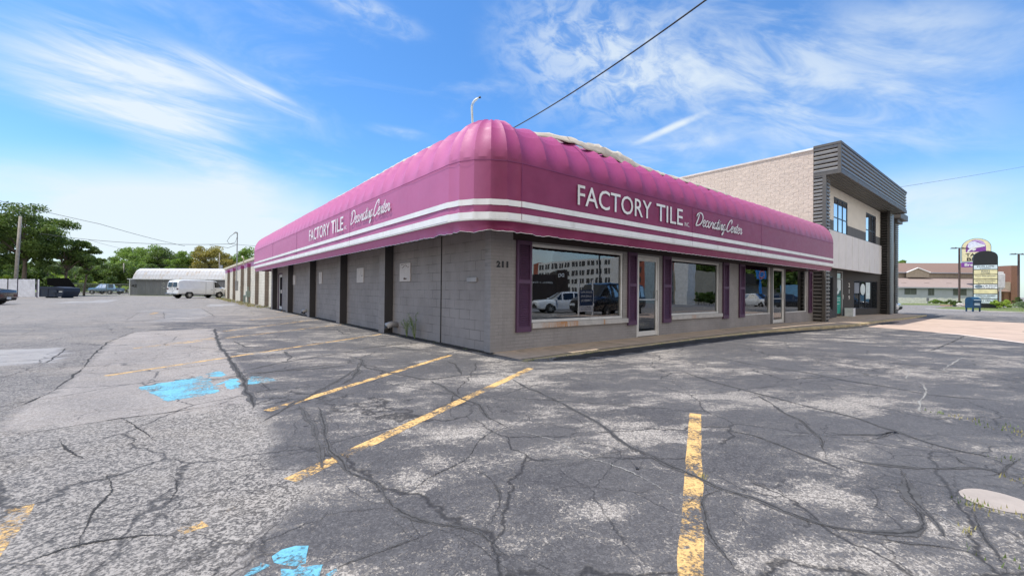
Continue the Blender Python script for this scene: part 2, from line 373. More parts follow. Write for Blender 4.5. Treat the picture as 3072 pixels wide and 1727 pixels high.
def ground():
    xs = lines1d(-700, 900, -12, 24, .13, 40); ys = lines1d(-500, 900, -8, 20, .13, 40)
    X, Y = np.meshgrid(xs, ys); Z = gz(X, Y)
    far = np.hypot(X, Y); Z = Z + np.where(far > 8, 0, 0)
    co = np.stack([X, Y, Z], -1).reshape(-1, 3); nx, ny = len(xs), len(ys)
    idx = np.arange(nx * ny).reshape(ny, nx)
    F = np.stack([idx[:-1, :-1], idx[:-1, 1:], idx[1:, 1:], idx[1:, :-1]], -1).reshape(-1, 4)
    me = bpy.data.meshes.new('parking_lot'); me.from_pydata(co.tolist(), [], F.tolist()); me.materials.append(ASPH)
    # ragged zone borders
    jx = np.array([noise.noise(Vector((a * 1.7, b * 1.7, 0))) * .22 + noise.noise(Vector((a * 6, b * 6, 3))) * .07 if abs(a) < 30 and abs(b) < 40 else 0 for a, b in co[:, :2]])
    px = co[:, 0] + jx; py = co[:, 1] + jx[::-1] * 0 + np.roll(jx, 1) * .5
    def poly(pts, sc, o): return [tuple(ong(*q)[:2]) for q in dpts(pts, sc, o)]
    zl = inpoly(px, py, poly([(280, 1040), (0, 1190), (0, 800 + 480), (60, 660 + 330), (60, 730), (300, 590), (500, 440), (540, 380), (640, 290), (790, 230), (1275, 208), (1300, 290), (1340, 350), (1400, 430), (1440, 520), (1480, 600), (1560, 690), (1440, 740), (1000, 740), (700, 750), (400, 800), (200, 830), (0, 900)][5:], *CL))
    zl |= inpoly(px, py, poly([(-700, 1160), (0, 850), (60, 700), (300, 590), (300, 800), (0, 900)], *CL))
    zr = inpoly(px, py, poly([(-900, 420), (0, 370), (620, 290), (1000, 260), (1300, 200), (1340, 330), (1420, 560), (1560, 640), (1480, 760), (1250, 960), (1150, 1085), (900, 1400), (-900, 1500)], *CA))
    farl = (px < -5.2) & (py > -1.5) | (px < -1.5) & (py > 16) | (px < -9 + .25 * py) & (py < 16) & (py > -1)
    pc = inpoly(px, py, poly([(-300, 345), (0, 335), (400, 318), (330, 385), (280, 410), (0, 425), (-300, 445)], *CL))
    pc2 = inpoly(px, py, poly([(820, 98), (1200, 90), (1250, 130), (1120, 165), (880, 170), (975, 150), (975, 112), (830, 112)], *CL))
    pc3 = inpoly(px, py, poly([(330, 48), (700, 40), (640, 52), (400, 56)], *CL)) | inpoly(px, py, poly([(1200, 70), (1330, 60), (1400, 68), (1250, 76)], *CL))
    zone = np.zeros((len(co), 3), np.float32); zone[:, 0] = zl * .9; zone[:, 1] = np.where(zr, .9, 0)
    fl = farl & ~zl & ~zr; zone[:, 1] = np.where(fl, .62, zone[:, 1]); zone[:, 0] = np.where(fl & (py > 14), .5, zone[:, 0])
    near_far = (px > -6) & (py > 12) & (py < 60) & ~fl; zone[near_far, 0] = .35
    zone[:, 2] = np.where(pc, .62, 0) + np.where(pc2, .3, 0) + np.where(pc3, .7, 0)
    far2 = (np.abs(px) > 40) | (py > 70) | (py < -9); zone[far2] = (.55, .2, 0)
    zone[zone[:, 2] > 0, :2] *= .3
    a = me.attributes.new('zone', 'FLOAT_VECTOR', 'POINT'); a.data.foreach_set('vector', zone.ravel())
    me.update(); o = bpy.data.objects.new('parking_lot', me); COL.objects.link(o); struct(o); return o
LOT = ground()

def resample(pts, step):
    P = [np.array(p[:2]) for p in pts]; o = [P[0]]
    for a, b in zip(P[:-1], P[1:]):
        n = max(1, int(np.linalg.norm(b - a) / step))
        o += [a + (b - a) * k / n for k in range(1, n + 1)]
    return np.array(o)
def ribbon(mb, pts, w0, dz, seed, jit=.02, taper=True, wn=.5, mi=0, step=.05, band=0):
    """flat strip carrying per-vertex (signed across distance, band half width, crack half width) for the crack shader"""
    P = resample(pts, step); n = len(P)
    if n < 3: return
    J = np.array([[noise.noise(Vector((q[0] * 4 + seed, q[1] * 4, 1))) + .6 * noise.noise(Vector((q[0] * 17, q[1] * 17 + seed, 5))), noise.noise(Vector((q[0] * 4, q[1] * 4 + seed, 9))) + .6 * noise.noise(Vector((q[0] * 17 + seed, q[1] * 17, 13)))] for q in P]) * jit
    P = P + J; K = np.array([1, 2, 3, 2, 1.]) / 9; P[2:-2] = np.stack([np.convolve(P[:, c_], K, 'valid') for c_ in (0, 1)], 1) if n > 8 else P[2:-2]
    T = np.gradient(P, axis=0); T /= np.linalg.norm(T, axis=1)[:, None] + 1e-9; Nn = np.stack([-T[:, 1], T[:, 0]], 1)
    e = np.minimum(1, np.minimum(np.arange(n), np.arange(n)[::-1]) / 8 + .02) if taper else np.ones(n)
    v = np.array([1 + wn * 1.5 * noise.noise(Vector((i * .23, seed * 3.3, 0))) for i in range(n)]); v = np.clip(v, .3, None) * e
    hb = band / 2 * v; hc = w0 / 2 * v; H = np.maximum(hb, hc) + .03
    A = P + Nn * H[:, None]; B = P - Nn * H[:, None]
    mb.grid([[(a[0], a[1], float(gz(*a)) + dz), (b[0], b[1], float(gz(*b)) + dz)] for a, b in zip(A, B)], mi)
    if not hasattr(mb, 'rb'): mb.rb = []
    for k_ in range(n): mb.rb += [(H[k_], hb[k_], hc[k_]), (-H[k_], hb[k_], hc[k_])]
def crack_mat(name, core, band, grit=False):
    m, t, p = newmat(name); P = geo_pos(t); at = t.n.new('ShaderNodeAttribute'); at.attribute_name = 'rb'; d, hb, hc = t.sep(at.outputs['Vector'])
    n1 = t.math('SUBTRACT', t.noise(P, 19, 6, .72), .5); n2 = t.math('SUBTRACT', t.noise(P, 60, 4, .7), .5); n3 = t.math('SUBTRACT', t.noise(t.vmath('ADD', P, (7, 3, 0)), 14, 5, .7), .5)
    dd = t.math('ABSOLUTE', t.math('ADD', d, t.math('MULTIPLY', n1, .05 if not grit else .07)))
    cr = t.ramp(t.math('SUBTRACT', dd, t.math('MULTIPLY', hc, t.math('ADD', 1.0, t.math('MULTIPLY', n2, 2.2)))), -.0015, .0025, 1, 0)
    be = t.math('ABSOLUTE', t.math('ADD', d, t.math('MULTIPLY', n3, .02)))
    bd = t.ramp(t.math('SUBTRACT', be, t.math('MULTIPLY', hb, t.math('ADD', .8, t.math('MULTIPLY', n3, 1.1)))), -.008, .004, .85, 0)
    bd = t.math('MULTIPLY', bd, t.ramp(hb, .004, .012))
    t.put(p.inputs['Alpha'], t.math('MAXIMUM', cr, bd)); b2 = t.mix(t.ramp(t.noise(P, 9, 5, .7), .4, .65), band, [x * 1.55 for x in band])
    t.put(p.inputs['Base Color'], t.mix(cr, b2, c4(core))); p.inputs['Roughness'].default_value = .9; return m
crA = [  # (points, width cm, sealed band cm)
 ([(1155,0),(1175,30),(1210,80),(1225,105),(1240,150),(1262,185),(1270,240)], 3.5, 9), ([(1800,15),(1795,40),(1740,80),(1650,130),(1560,180),(1490,205),(1400,265),(1300,320)], 1.6, 6),
 ([(1800,15),(1850,40),(1960,65),(2100,90),(2160,100),(2250,85),(2400,70),(2576,80)], 1.3, 5), ([(2160,100),(2260,150),(2300,180),(2340,200),(2420,230),(2430,270),(2576,350)], 1.5, 5),
 ([(2240,0),(2290,20),(2310,50),(2320,80)], 2, 5), ([(1600,230),(1610,270),(1635,320),(1640,400),(1650,460),(1700,500),(1750,560),(1840,590),(1910,640),(1945,680),(1965,730),(2010,745),(2070,800),(2150,800),(2200,835),(2330,840),(2400,850),(2470,890),(2530,960),(2576,975)], 1.3, 5.5),
 ([(1985,720),(2010,680),(2100,640),(2140,600),(2200,570),(2280,540),(2350,480),(2395,440),(2420,390),(2490,350),(2576,340)], .8, 0), ([(2350,540),(2430,570),(2500,640),(2525,690),(2500,760),(2430,840)], .7, 4),
 ([(-500,1200),(-200,1130),(0,1065),(100,1040),(250,970),(370,920),(500,920),(640,890),(760,870),(900,900),(1000,880)], 1.6, 0), ([(380,960),(400,870),(460,780),(500,720),(580,660),(520,560)], 1.4, 0),
 ([(1640,770),(1700,755),(1850,755),(1965,740)], .8, 0), ([(1640,770),(1600,810),(1480,850),(1350,900),(1250,960)], .9, 0), ([(2200,850),(2100,900),(1900,960),(1780,1000),(1650,1060),(1560,1120)], 1.1, 5),
 ([(2200,850),(2300,880),(2450,960),(2520,1040),(2560,1085)], .9, 5), ([(0,380),(200,360),(430,320),(620,290),(800,270),(1000,240),(1240,190)], 1.8, 0), ([(1210,75),(1400,55),(1600,30),(1780,10)], 1.6, 5),
 ([(1650,460),(1540,475)], .8, 0), ([(2060,800),(2085,860),(2100,880),(2060,910)], .8, 4), ([(1500,220),(1560,300),(1600,420),(1640,560)], .5, 7), ([(620,290),(700,340),(760,400)], 2, 0), ([(300,390),(380,480),(450,500)], 2, 0), ([(2200,570),(2150,600),(2120,640),(1960,640)], .6, 4),
 ([(1700,600),(1760,640),(1860,700),(1940,720)], .4, 0), ([(1965,780),(2060,860),(2100,880)], .5, 0), ([(800,780),(840,740),(900,640),(860,560)], 1, 0), ([(1000,780),(1100,700),(1180,610)], 1, 0)]
crB = [
 ([(0,225),(60,265),(190,320),(290,370),(400,430),(500,500),(590,570),(700,615),(800,670),(900,710),(980,745),(1060,780),(1150,810),(1250,840),(1350,890),(1450,930),(1560,970),(1650,990),(1800,1000),(1950,1015),(2060,1010),(2070,960),(2040,900),(1960,830),(1900,770)], 1.4, 5.5),
 ([(590,570),(540,590),(480,610),(420,625)], .9, 4), ([(0,490),(120,510),(230,545),(340,600),(480,660),(630,700),(740,780),(850,820),(940,835)], .9, 0, 1), ([(1060,780),(1000,800),(940,835),(950,870),(990,915),(960,970),(1000,1040),(1060,1110),(1130,1190),(1180,1219)], 1.3, 6),
 ([(980,470),(1080,490),(1220,510),(1340,560),(1450,600),(1560,640),(1700,700),(1880,770)], 1.1, 5), ([(1220,300),(1340,380),(1480,460),(1540,510),(1560,560),(1590,630)], 1.4, 5), ([(850,190),(1000,240),(1150,280),(1300,320),(1500,370),(1750,430),(1850,470),(1930,490),(2060,540),(2200,580),(2400,620),(2576,650)], 1.2, 5),
 ([(1560,510),(1700,510),(1850,510),(1930,490),(1800,540),(1740,550)], 1.3, 5), ([(1240,510),(1400,505),(1540,510)], .8, 0, 1), ([(1590,600),(1750,650),(1900,665),(2100,680),(2300,680),(2420,680),(2500,710),(2576,760)], 1.4, 6), ([(1880,770),(1950,760),(1990,700)], 1.2, 5),
 ([(1960,680),(1980,740),(2000,790),(2030,850),(2100,920),(2160,990),(2180,1050)], 1.6, 11), ([(1600,980),(1680,1030),(1750,1090),(1820,1150),(1900,1219)], 1.1, 6), ([(1700,1020),(1850,1040),(2000,1060),(2180,1060),(2300,1110),(2420,1150),(2576,1190)], 1, 6),
 ([(2300,870),(2330,950),(2400,1030),(2450,1120),(2480,1200)], 1.6, 7), ([(950,105),(1200,155),(1500,200),(1700,240),(1900,270),(2100,310),(2350,330),(2576,350)], .9, 3.5), ([(1400,100),(1700,120),(2000,160),(2300,210),(2576,240)], .9, 3), ([(2300,0),(2200,50),(2100,90)], 1.6, 6),
 ([(2270,120),(2200,160),(2160,190)], 1.6, 0, 1), ([(1930,160),(2010,190),(1980,230),(2050,240)], 1.6, 0, 1), ([(2330,240),(2450,230)], 3, 0, 1), ([(2080,90),(2400,110),(2576,150)], 1, 0), ([(0,1110),(120,1150),(200,1200),(260,1260)], 1.5, 7), ([(2576,630),(2480,680),(2420,720)], 1.4, 5), ([(2200,600),(2260,650),(2350,680)], 1.4, 6),
 ([(2050,240),(2090,290),(2040,350),(2050,400),(2150,400)], 1.5, 0, 1), ([(600,620),(640,700),(670,630)], .4, 5), ([(1700,1020),(1600,1000)], 1, 4), ([(2040,900),(2120,900),(2200,960),(2280,1000),(2330,1060)], 1, 0, 1), ([(1000,760),(960,800),(900,830),(860,900)], .5, 0)]
crL = [
 ([(1275,208),(1290,270),(1310,320),(1345,360),(1380,420),(1420,480),(1450,520)], 4, 9), ([(2030,355),(2200,320),(2400,300),(2576,285)], 1.5, 8), ([(2030,355),(1900,375),(1700,405),(1420,465)], 1.3, 7), ([(1440,478),(1650,462),(1900,445),(2130,420)], 1.5, 7), ([(2060,370),(2160,395),(2140,430),(2100,500),(2000,560)], 2.5, 9),
 ([(1650,335),(1700,350),(1730,380),(1700,405)], 1.2, 6), ([(1350,350),(1500,350),(1640,330)], 1, 5), ([(1380,280),(1420,300),(1450,318),(1640,325)], 1, 5), ([(2000,210),(2040,240),(2120,240)], 1.8, 6), ([(2300,310),(2400,330),(2576,345)], 1.3, 8), ([(0,425),(280,412),(400,322)], 3, 0), ([(500,440),(540,380),(640,290),(790,230),(1275,208)], 2.5, 0), ([(300,590),(420,500),(500,440)], 3, 0), ([(60,690),(180,640),(300,590)], 3, 0),
 ([(750,160),(830,112),(975,112),(975,150),(750,160)], 2, 0), ([(1200,90),(1280,138)], 3, 0), ([(640,400),(720,390),(800,398)], 2, 0), ([(0,80),(450,78),(900,70)], 3, 0), ([(1640,215),(1660,225),(1600,225)], 2, 0), ([(1780,215),(2000,212)], 1.5, 5), ([(1500,180),(1560,190),(1900,178)], 1.5, 0), ([(1100,130),(1300,140),(1500,150),(1800,142)], 1.4, 0)]
CRK = crack_mat('crack_dark_sealed', (.022, .021, .02), (.066, .064, .064)); CRG = crack_mat('crack_grit_filled', (.27, .26, .24), (.2, .2, .2), True)
def build_rb(mb, name, mats, parent=None):
    o = mb.build(name, mats, parent); a = o.data.attributes.new('rb', 'FLOAT_VECTOR', 'POINT'); a.data.foreach_set('vector', np.array(mb.rb, np.float32).ravel()); return o
mb = MB(); k = 0
for lst, (sc, o) in ((crA, CA), (crB, CB), (crL, CL)):
    for it in lst:
        k += 1; pts = [ong(*q) for q in dpts(it[0], sc, o)]; gr = len(it) > 3
        ribbon(mb, pts, it[1] / 100 * (1.1 if gr else .62), .0030 + k * .00002, k, .035, wn=.8, mi=1 if gr else 0, band=it[2] / 100 * .95)
struct(build_rb(mb, 'pavement_cracks', [CRK, CRG], LOT))

# painted markings
def paint_mat(name, col, thr=.45, seed=0., soft=.06, under=(.2, .2, .2)):
    m, t, p = newmat(name); P = t.vmath('ADD', geo_pos(t), (seed, seed, 0))
    a = t.math('ADD', t.math('MULTIPLY', t.noise(P, 3.0, 6, .7), .6), t.math('MULTIPLY', t.noise(P, 42, 4, .7), .4))
    al = t.ramp(a, thr - soft, thr + soft)
    t.put(p.inputs['Alpha'], al); t.put(p.inputs['Base Color'], t.mix(t.ramp(t.noise(P, 30, 4, .6), .35, .7), c4(col), [x * .72 for x in col] + [1]))
    p.inputs['Roughness'].default_value = .8; t.put(p.inputs['Normal'], t.bump(t.noise(P, 140, 3, .7), .4, .006)); return m
YEL = paint_mat('yellow_paint', (.74, .47, .18), .485); YELW = paint_mat('worn_yellow_paint', (.72, .46, .18), .51, 3.); BLUE = paint_mat('blue_paint', (.15, .44, .58), .475, 5.)
def flat(name, pts, dz, m, parent, label=None, sub=.12, jag=.012):
    """ground-hugging sheet from a world polygon"""
    P = resample(list(pts) + [pts[0]], sub)[:-1]
    P = P + np.array([[noise.noise(Vector((a * 7, b * 7, 2))) * jag + noise.noise(Vector((a * 25, b * 25, 3))) * jag * .5, noise.noise(Vector((a * 7, b * 7, 8))) * jag + noise.noise(Vector((a * 25, b * 25, 5))) * jag * .5] for a, b in P])
    bm = bmesh.new(); vs = [bm.verts.new((a, b, 0)) for a, b in P]; f = bm.faces.new(vs); f.normal_update()
    if f.normal.z < 0: f.normal_flip()
    bmesh.ops.triangulate(bm, faces=[f])
    for v in bm.verts: v.co.z = float(gz(v.co.x, v.co.y)) + dz
    me = bpy.data.meshes.new(name); bm.to_mesh(me); bm.free(); me.materials.append(m); o = bpy.data.objects.new(name, me); COL.objects.link(o)
    if parent: o.parent = parent
    if label: o['label'] = label
    return o
def stripe(a, b, wd, m, label=None):
    a, b = np.array(a[:2]), np.array(b[:2]); d = (b - a) / np.linalg.norm(b - a); n = np.array([-d[1], d[0]]) * wd / 2
    return flat('parking_stripe', [a + n, b + n, b - n, a - n], .0012, m, LOT, label)
g2 = lambda q: ong(*q)[:2]
stripe(g2((2086, 1240)), g2((2054, 1727)) + np.array([-1.4, -.75]), .105, YEL, 'yellow stripe running towards the viewer right of centre')
stripe(g2((1592, 1104)), g2((870, 1440)), .11, YEL, 'long yellow stripe starting by the pavement corner')
stripe(g2((1351, 1065)), g2((800, 1232)), .10, YEL, 'yellow stripe ending at the building corner')
stripe(g2((316, 1127)), g2((1143, 1002)), .09, YEL, 'long thin yellow stripe beyond the blue paint')
stripe(g2((495, 1035)), g2((1049, 970)), .09, YELW); stripe(g2((650, 996)), g2((966, 956)), .09, YELW); stripe(g2((400, 1045)), g2((650, 1012)), .07, YELW)
stripe(g2((831, 936.5)), g2((849, 934.2)), .09, YELW); stripe(g2((750, 960)), g2((910, 943)), .09, YELW)
stripe(g2((-60, 1690)), g2((60, 1520)), .11, YELW); stripe(g2((540, 1594)), g2((616, 1568)), .09, YEL); stripe(g2((662, 1534)), g2((700, 1518)), .07, YELW); stripe(g2((455, 943)), g2((470, 936)), .2, YELW)
for p_ in ([(690,135),(850,110),(1000,82),(1070,97),(1050,112),(1085,130),(1090,150),(1080,165),(960,190),(850,210),(780,185)], [(1050,68),(1070,58),(1130,57),(1145,75),(1120,82),(1050,80)], [(1130,120),(1150,95),(1190,90),(1213,108),(1205,135),(1150,148)], [(1250,92),(1275,82),(1310,82),(1350,90),(1385,100),(1300,118),(1255,125)], [(1085,118),(1130,100),(1140,112),(1100,125)],
           [(1380,990),(1420,960),(1520,955),(1560,975),(1540,1000),(1430,1035),(1385,1020)], [(1425,1060),(1480,1035),(1600,1010),(1650,1040),(1610,1085),(1540,1130),(1400,1120)], [(1250,1060),(1340,1030),(1370,1040),(1300,1085),(1200,1130)], [(1640,1070),(1720,1045),(1700,1085),(1620,1120)]):
    flat('blue_marking', [g2(q) for q in dpts(p_, *CA)], .0014, BLUE, LOT, 'worn light blue paint patch', sub=.03, jag=.07)
CONC = mat('pale_concrete', (.36, .31, .27), .9, var=.1, vs=6, bump=.3, bs=90, dirt=((.35, .31, .27), .4), ds=3)
struct(flat('concrete_disc', [g2(q) for q in dpts([(2440 + 188 * math.cos(a) - 34 * math.sin(a), 843 + 52 * math.cos(a) + 36 * math.sin(a)) for a in np.linspace(0, 6.28, 40, endpoint=False)], *CB)], .003, CONC, None))
APR = mat('orange_concrete', (.46, .35, .28), .92, var=.12, vs=1.5, bump=.3, bs=70, dirt=((.33, .27, .22), .4), ds=.5)
struct(flat('driveway_apron', [(18.4, -1.72), (16.6, -4.95), (14.1, -6.4), (10.5, -9.5), (29, -9.5), (29.1, -6.15), (29.9, -2.2), (29.7, -1.9), (24, -1.8)], .006, APR, None, sub=.5))
EDGE = mat('worn_white_edge', (.62, .54, .48), .9, var=.15, vs=4)
struct(flat('apron_border', [(16.9, -4.3), (16.6, -4.95), (14.1, -6.4), (10.5, -9.5), (10.2, -9.4), (13.75, -6.35), (16.3, -4.9), (16.75, -4.2)], .009, EDGE, None, sub=.5))

# tufts of weeds in cracks (ground cover)
def blades(mb, x, y, n, h, spread, mi=0, lean=.5):
    for _ in range(n):
        a = rng.uniform(0, 6.28); r = spread * rng.random() ** .7; bx, by = x + r * math.cos(a), y + r * math.sin(a); z = float(gz(bx, by))
        hh = h * rng.uniform(.5, 1.1); l = rng.uniform(0, lean) * hh; b2 = rng.uniform(0, 6.28); wd = hh * .1 + .002
        dx_, dy_ = math.cos(b2), math.sin(b2)
        mb.add([(bx - dy_ * wd, by + dx_ * wd, z), (bx + dy_ * wd, by - dx_ * wd, z), (bx + dx_ * l * .4, by + dy_ * l * .4, z + hh * .6), (bx + dx_ * l, by + dy_ * l, z + hh)], [(0, 1, 2), (1, 3, 2)], mi)
WEED = mat('weed_green', (.14, .20, .05), .7, var=.4, vs=8); DRYG = mat('dry_grass', (.34, .30, .12), .8, var=.3, vs=5)
mb = MB()
for q, n, sp in (((965, 720), 14, .05), ((2250, 425), 20, .12), ((2460, 470), 34, .2), ((2560, 500), 30, .2), ((2140, 400), 14, .1), ((2420, 890), 30, .12), ((2300, 850), 20, .08), ((2540, 640), 20, .15), ((2500, 1150), 20, .15), ((2560, 740), 16, .1), ((2280, 990), 10, .06)):
    p = ong(*dpts([q], *CB)[0]); blades(mb, p[0], p[1], n, .035, sp, rng.choice([0, 1]))
for i in range(110):   # along the kerb and the side wall foot
    x = rng.uniform(-.2, 20); blades(mb, x, -1.14 - .035 * max(0, x - 9), rng.randint(2, 8), .04, .08, rng.choice([0, 1, 0]))
for i in range(60): blades(mb, rng.uniform(-.16, -.04), rng.uniform(.2, 22), 3, .04, .05)
for i in range(150): y = 22 + 35 * rng.random() ** 1.0; blades(mb, rng.uniform(-.9, -.1), y, 7, .12 + .1 * rng.random(), .25, rng.choice([0, 1, 1]))
struct(mb.build('weeds', [WEED, DRYG]), 'stuff')
# dirt strip at the side wall foot; kerb strip: fresh tar with painted shade
DIRT = mat('dark_dirt', (.035, .032, .03), .95, var=.4, vs=10, bump=.8, bs=40)
DSM = crack_mat('dirt_edge', (.035, .032, .03), (.05, .05, .05)); mb = MB(); ribbon(mb, [(-.03, -.1), (-.06, 2), (-.07, 8), (-.08, 22), (-.1, 30)], .17, .009, 3, .03, False, .5); ribbon(mb, [(.4, -1.30), (3, -1.34), (9, -1.40), (15, -1.75), (24, -2.15)], .36, .007, 8, .05, True, .4)  # dirt at the wall foot; along the kerb, fresh tar with painted shade
struct(build_rb(mb, 'dirt_strip', [DSM]))  # wall-foot dirt, and the kerb strip of tar with painted shade

# ------------------------------------------------------------------ sidewalk with kerb
SIDEW = mat('sidewalk_concrete', (.54, .41, .29), .92, var=.12, vs=2.5, bump=.5, bs=70, dirt=((.16, .14, .12), .6), ds=2.2)
KERBY = mat('faded_yellow_kerb', (.46, .36, .20), .9, var=.2, vs=3, bump=.4, bs=60, dirt=((.30, .28, .25), .75), ds=5)
def swz(x): return .018 - .075 * float(sst((x - 12) / 8))
mb = MB(); xs = [0.0 + .5 * i for i in range(69)]
def kerby(x): return -1.08 - .06 * math.sin(x * .7) * .3 - .62 * float(sst((x - 9) / 9)) - .3 * float(sst((x - 20) / 10))
rows = []
for x in xs:
    ky = kerby(x); zt = swz(x) + (-.012 if x < .6 else 0); zb = float(gz(x, ky)) - .05
    rows.append([(x, 1.2 if x > 18.6 else .02, zt), (x, ky + .17, zt), (x, ky + .155, zt - .006), (x, ky + .03, zt - .002), (x, ky, zt - .03), (x, ky - .01, zb)])
o = len(mb.v)
for i in range(len(rows) - 1):
    for j in range(5): mb.quad(rows[i][j], rows[i + 1][j], rows[i + 1][j + 1], rows[i][j + 1], 0 if j == 0 else (1 if j > 1 else 2))
mb.quad((0, .02, .006), (0, -1.05, .006), (0, -1.05, -.1), (0, .02, -.1), 0)
for x in (3.2, 6.1, 9.3, 12.4, 15.5, 18.6, 22, 25): mb.box(x, x + .012, kerby(x) + .18, -.002, swz(x) - .01, swz(x) + .0015, 2)
struct(mb.build('sidewalk', [SIDEW, KERBY, CRACK]))

# ------------------------------------------------------------------ storefront building (B1)
GREYF = block_mat('grey_painted_brick', (.28, .262, .258), .2032, .0677, .006, 'xz', .72, .3)
GREYS = block_mat('grey_painted_block', (.27, .245, .235), .4064, .2032, .007, 'yz', .48, .4)
GREYP = block_mat('grey_pilaster_block', (.27, .245, .235), .4064, .2032, .006, 'yz', .65, .3)
PLAIN = mat('grey_plain', (.24, .23, .23), .9)
DARKW = mat('dark_brown_fascia', (.035, .024, .022), .7)  # for the dark header strip: awning shade put into the colour
WHT = mat('white_aluminium', (.62, .61, .59), .45, var=.06, vs=4, dirt=((.32, .28, .24), .5), ds=4)
SILL = mat('painted_sill', (.50, .49, .48), .7, var=.06, vs=4, dirt=((.34, .33, .32), .5), ds=4)
def sill_rust(cx_list):
    m, t, p = newmat('rust_stained_sill'); P = geo_pos(t); x, y, z = t.sep(P)
    tot = None
    for cx_, wd, st in cx_list:
        a = t.math('DIVIDE', t.math('ABSOLUTE', t.math('SUBTRACT', x, cx_)), wd); f = t.math('MULTIPLY', t.ramp(a, .2, 1, 1, 0), st)
        tot = f if tot is None else t.math('MAXIMUM', tot, f)
    sn = t.ramp(t.noise(t.vmath('MULTIPLY', P, (26, 6, 3)), 1, 5, .7), .32, .6)
    f = t.math('MULTIPLY', tot, sn)
    c = t.mix(t.ramp(t.noise(P, 5, 4, .6), .3, .7), (.50, .48, .46, 1), (.40, .385, .37, 1))
    t.put(p.inputs['Base Color'], t.mix(f, c, (.42, .17, .03, 1))); p.inputs['Roughness'].default_value = .75; return m
RSILL = sill_rust([(1.95, .45, 1.0), (1.45, .25, .55), (2.35, .14, .8), (3.35, .07, .8), (7.6, .2, .5)])
PURP = mat('purple_shutter_paint', (.085, .035, .08), .55, var=.12, vs=5, dirt=((.07, .03, .075), .6), ds=3)
INTW = mat('interior_wall', (.10, .095, .085), .9); INTF = mat('interior_floor', (.14, .12, .09), .8)
B1 = thing('storefront_building', 'low grey block shop number 211 with a long magenta rounded awning', 'building', (0, 0, 0))
ZT = 4.2
# front wall as boxes round the openings, y 0..0.2
OPEN = [(1.02, 4.16, .55, 2.2), (4.75, 5.8, .0, 2.21), (6.36, 9.32, .55, 2.19), (11.21, 13.6, .42, 2.3), (13.68, 15.08, .0, 2.35), (15.15, 17.75, .42, 2.3)]
mb = MB(); x0 = 0.0
for a, b, z0, z1 in OPEN:
    mb.box(x0, a, 0, .2, -.3, 2.45)
    if z0 > .05: mb.box(a, b, 0, .2, -.3, z0)
    else: mb.box(a, b, 0, .2, -.3, .02)
    mb.box(a, b, 0, .2, z1, 2.45); x0 = b
mb.box(x0, 18.58, 0, .2, -.3, 2.45)
mb.build('front_wall', GREYF, B1)
mb = MB(); mb.box(.55, 18.58, -.02, -.001, 2.24, 2.47); mb.box(0, 18.58, 0, .2, 2.452, ZT); mb.build('dark_header', DARKW, B1)  # dark strip above the windows: awning shade put into the colour
# side wall and pilasters (their street-facing sides are a darker charcoal)
CHARC = mat('charcoal_paint', (.045, .042, .045), .8, var=.1)  # darker charcoal for the pilasters' street-facing sides
mb = MB(); mb.box(.045, .26, .2, 20.2, -.3, ZT); mb.box(.045, .26, 21.45, 22.0, -.3, ZT); mb.box(.045, .26, 20.2, 21.45, 2.13, ZT); mb.box(.045, 18.58, 22, 22.2, -.3, ZT); mb.box(18.38, 18.579, .2, 22, -.3, ZT)
mb.build('side_wall', GREYS, B1)
for y in (4.76, 8.79, 13.03, 17.47, 21.72):
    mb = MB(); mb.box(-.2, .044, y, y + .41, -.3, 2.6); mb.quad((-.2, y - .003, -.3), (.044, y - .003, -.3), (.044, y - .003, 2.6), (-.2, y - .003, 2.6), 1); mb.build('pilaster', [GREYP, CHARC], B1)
mb = MB(); mb.box(.03, .0445, 1.995, 2.02, -.05, 2.45); mb.build('control_joint', CRACK, B1)
mb = MB(); mb.box(.0, .30, .205, 22, ZT, ZT + .12); mb.box(0, 18.58, -.0, .204, ZT, ZT + .12); mb.box(.3, 18.4, .204, 21.9, ZT - .05, ZT + .02); mb.build('roof', mat('roof_membrane', (.55, .53, .50), .85, var=.15), B1)
# interior
mb = MB(); mb.box(.3, 18.3, .3, 21.8, -.12, -.02); mb.build('floor', INTF, B1)
mb = MB(); mb.box(.3, 18.3, 6.5, 6.6, -.02, 3.0); mb.box(.3, 18.3, .25, 6.5, 2.9, 3.0); mb.box(9.9, 10.0, .25, 6.5, -.02, 2.9); mb.build('interior_partition', INTW, B1)
for x, y, w_, h_ in ((7.2, 2.5, 1.2, .9), (2.2, 3.4, .9, 1.1), (12.4, 3, 1.0, .8), (16.2, 2.2, .7, 1.3)): mb = MB(); mb.box(x, x + w_, y, y + .5, -.02, h_); mb.build('display_counter', mat('counter_tan', (.32, .27, .2), .6), B1)
for a_ in (3.95, 8.95): mb = MB(); mb.box(a_, a_ + .1, .28, .34, .55, 2.2); mb.build('curtain', mat('pale_curtain', (.7, .7, .68), .8), B1)
for x in (16.95, 17.2, 17.45):
    mb = MB()
for nm, (xa, xb) in (('blind', (16.9, 17.6)),):
    mb = MB()
    for i in range(6): mb.box(xa + i * .12, xa + i * .12 + .1, .3, .315, .45, 2.25)
    mb.build('blind', mat('grey_blind', (.30, .32, .34), .7), B1)
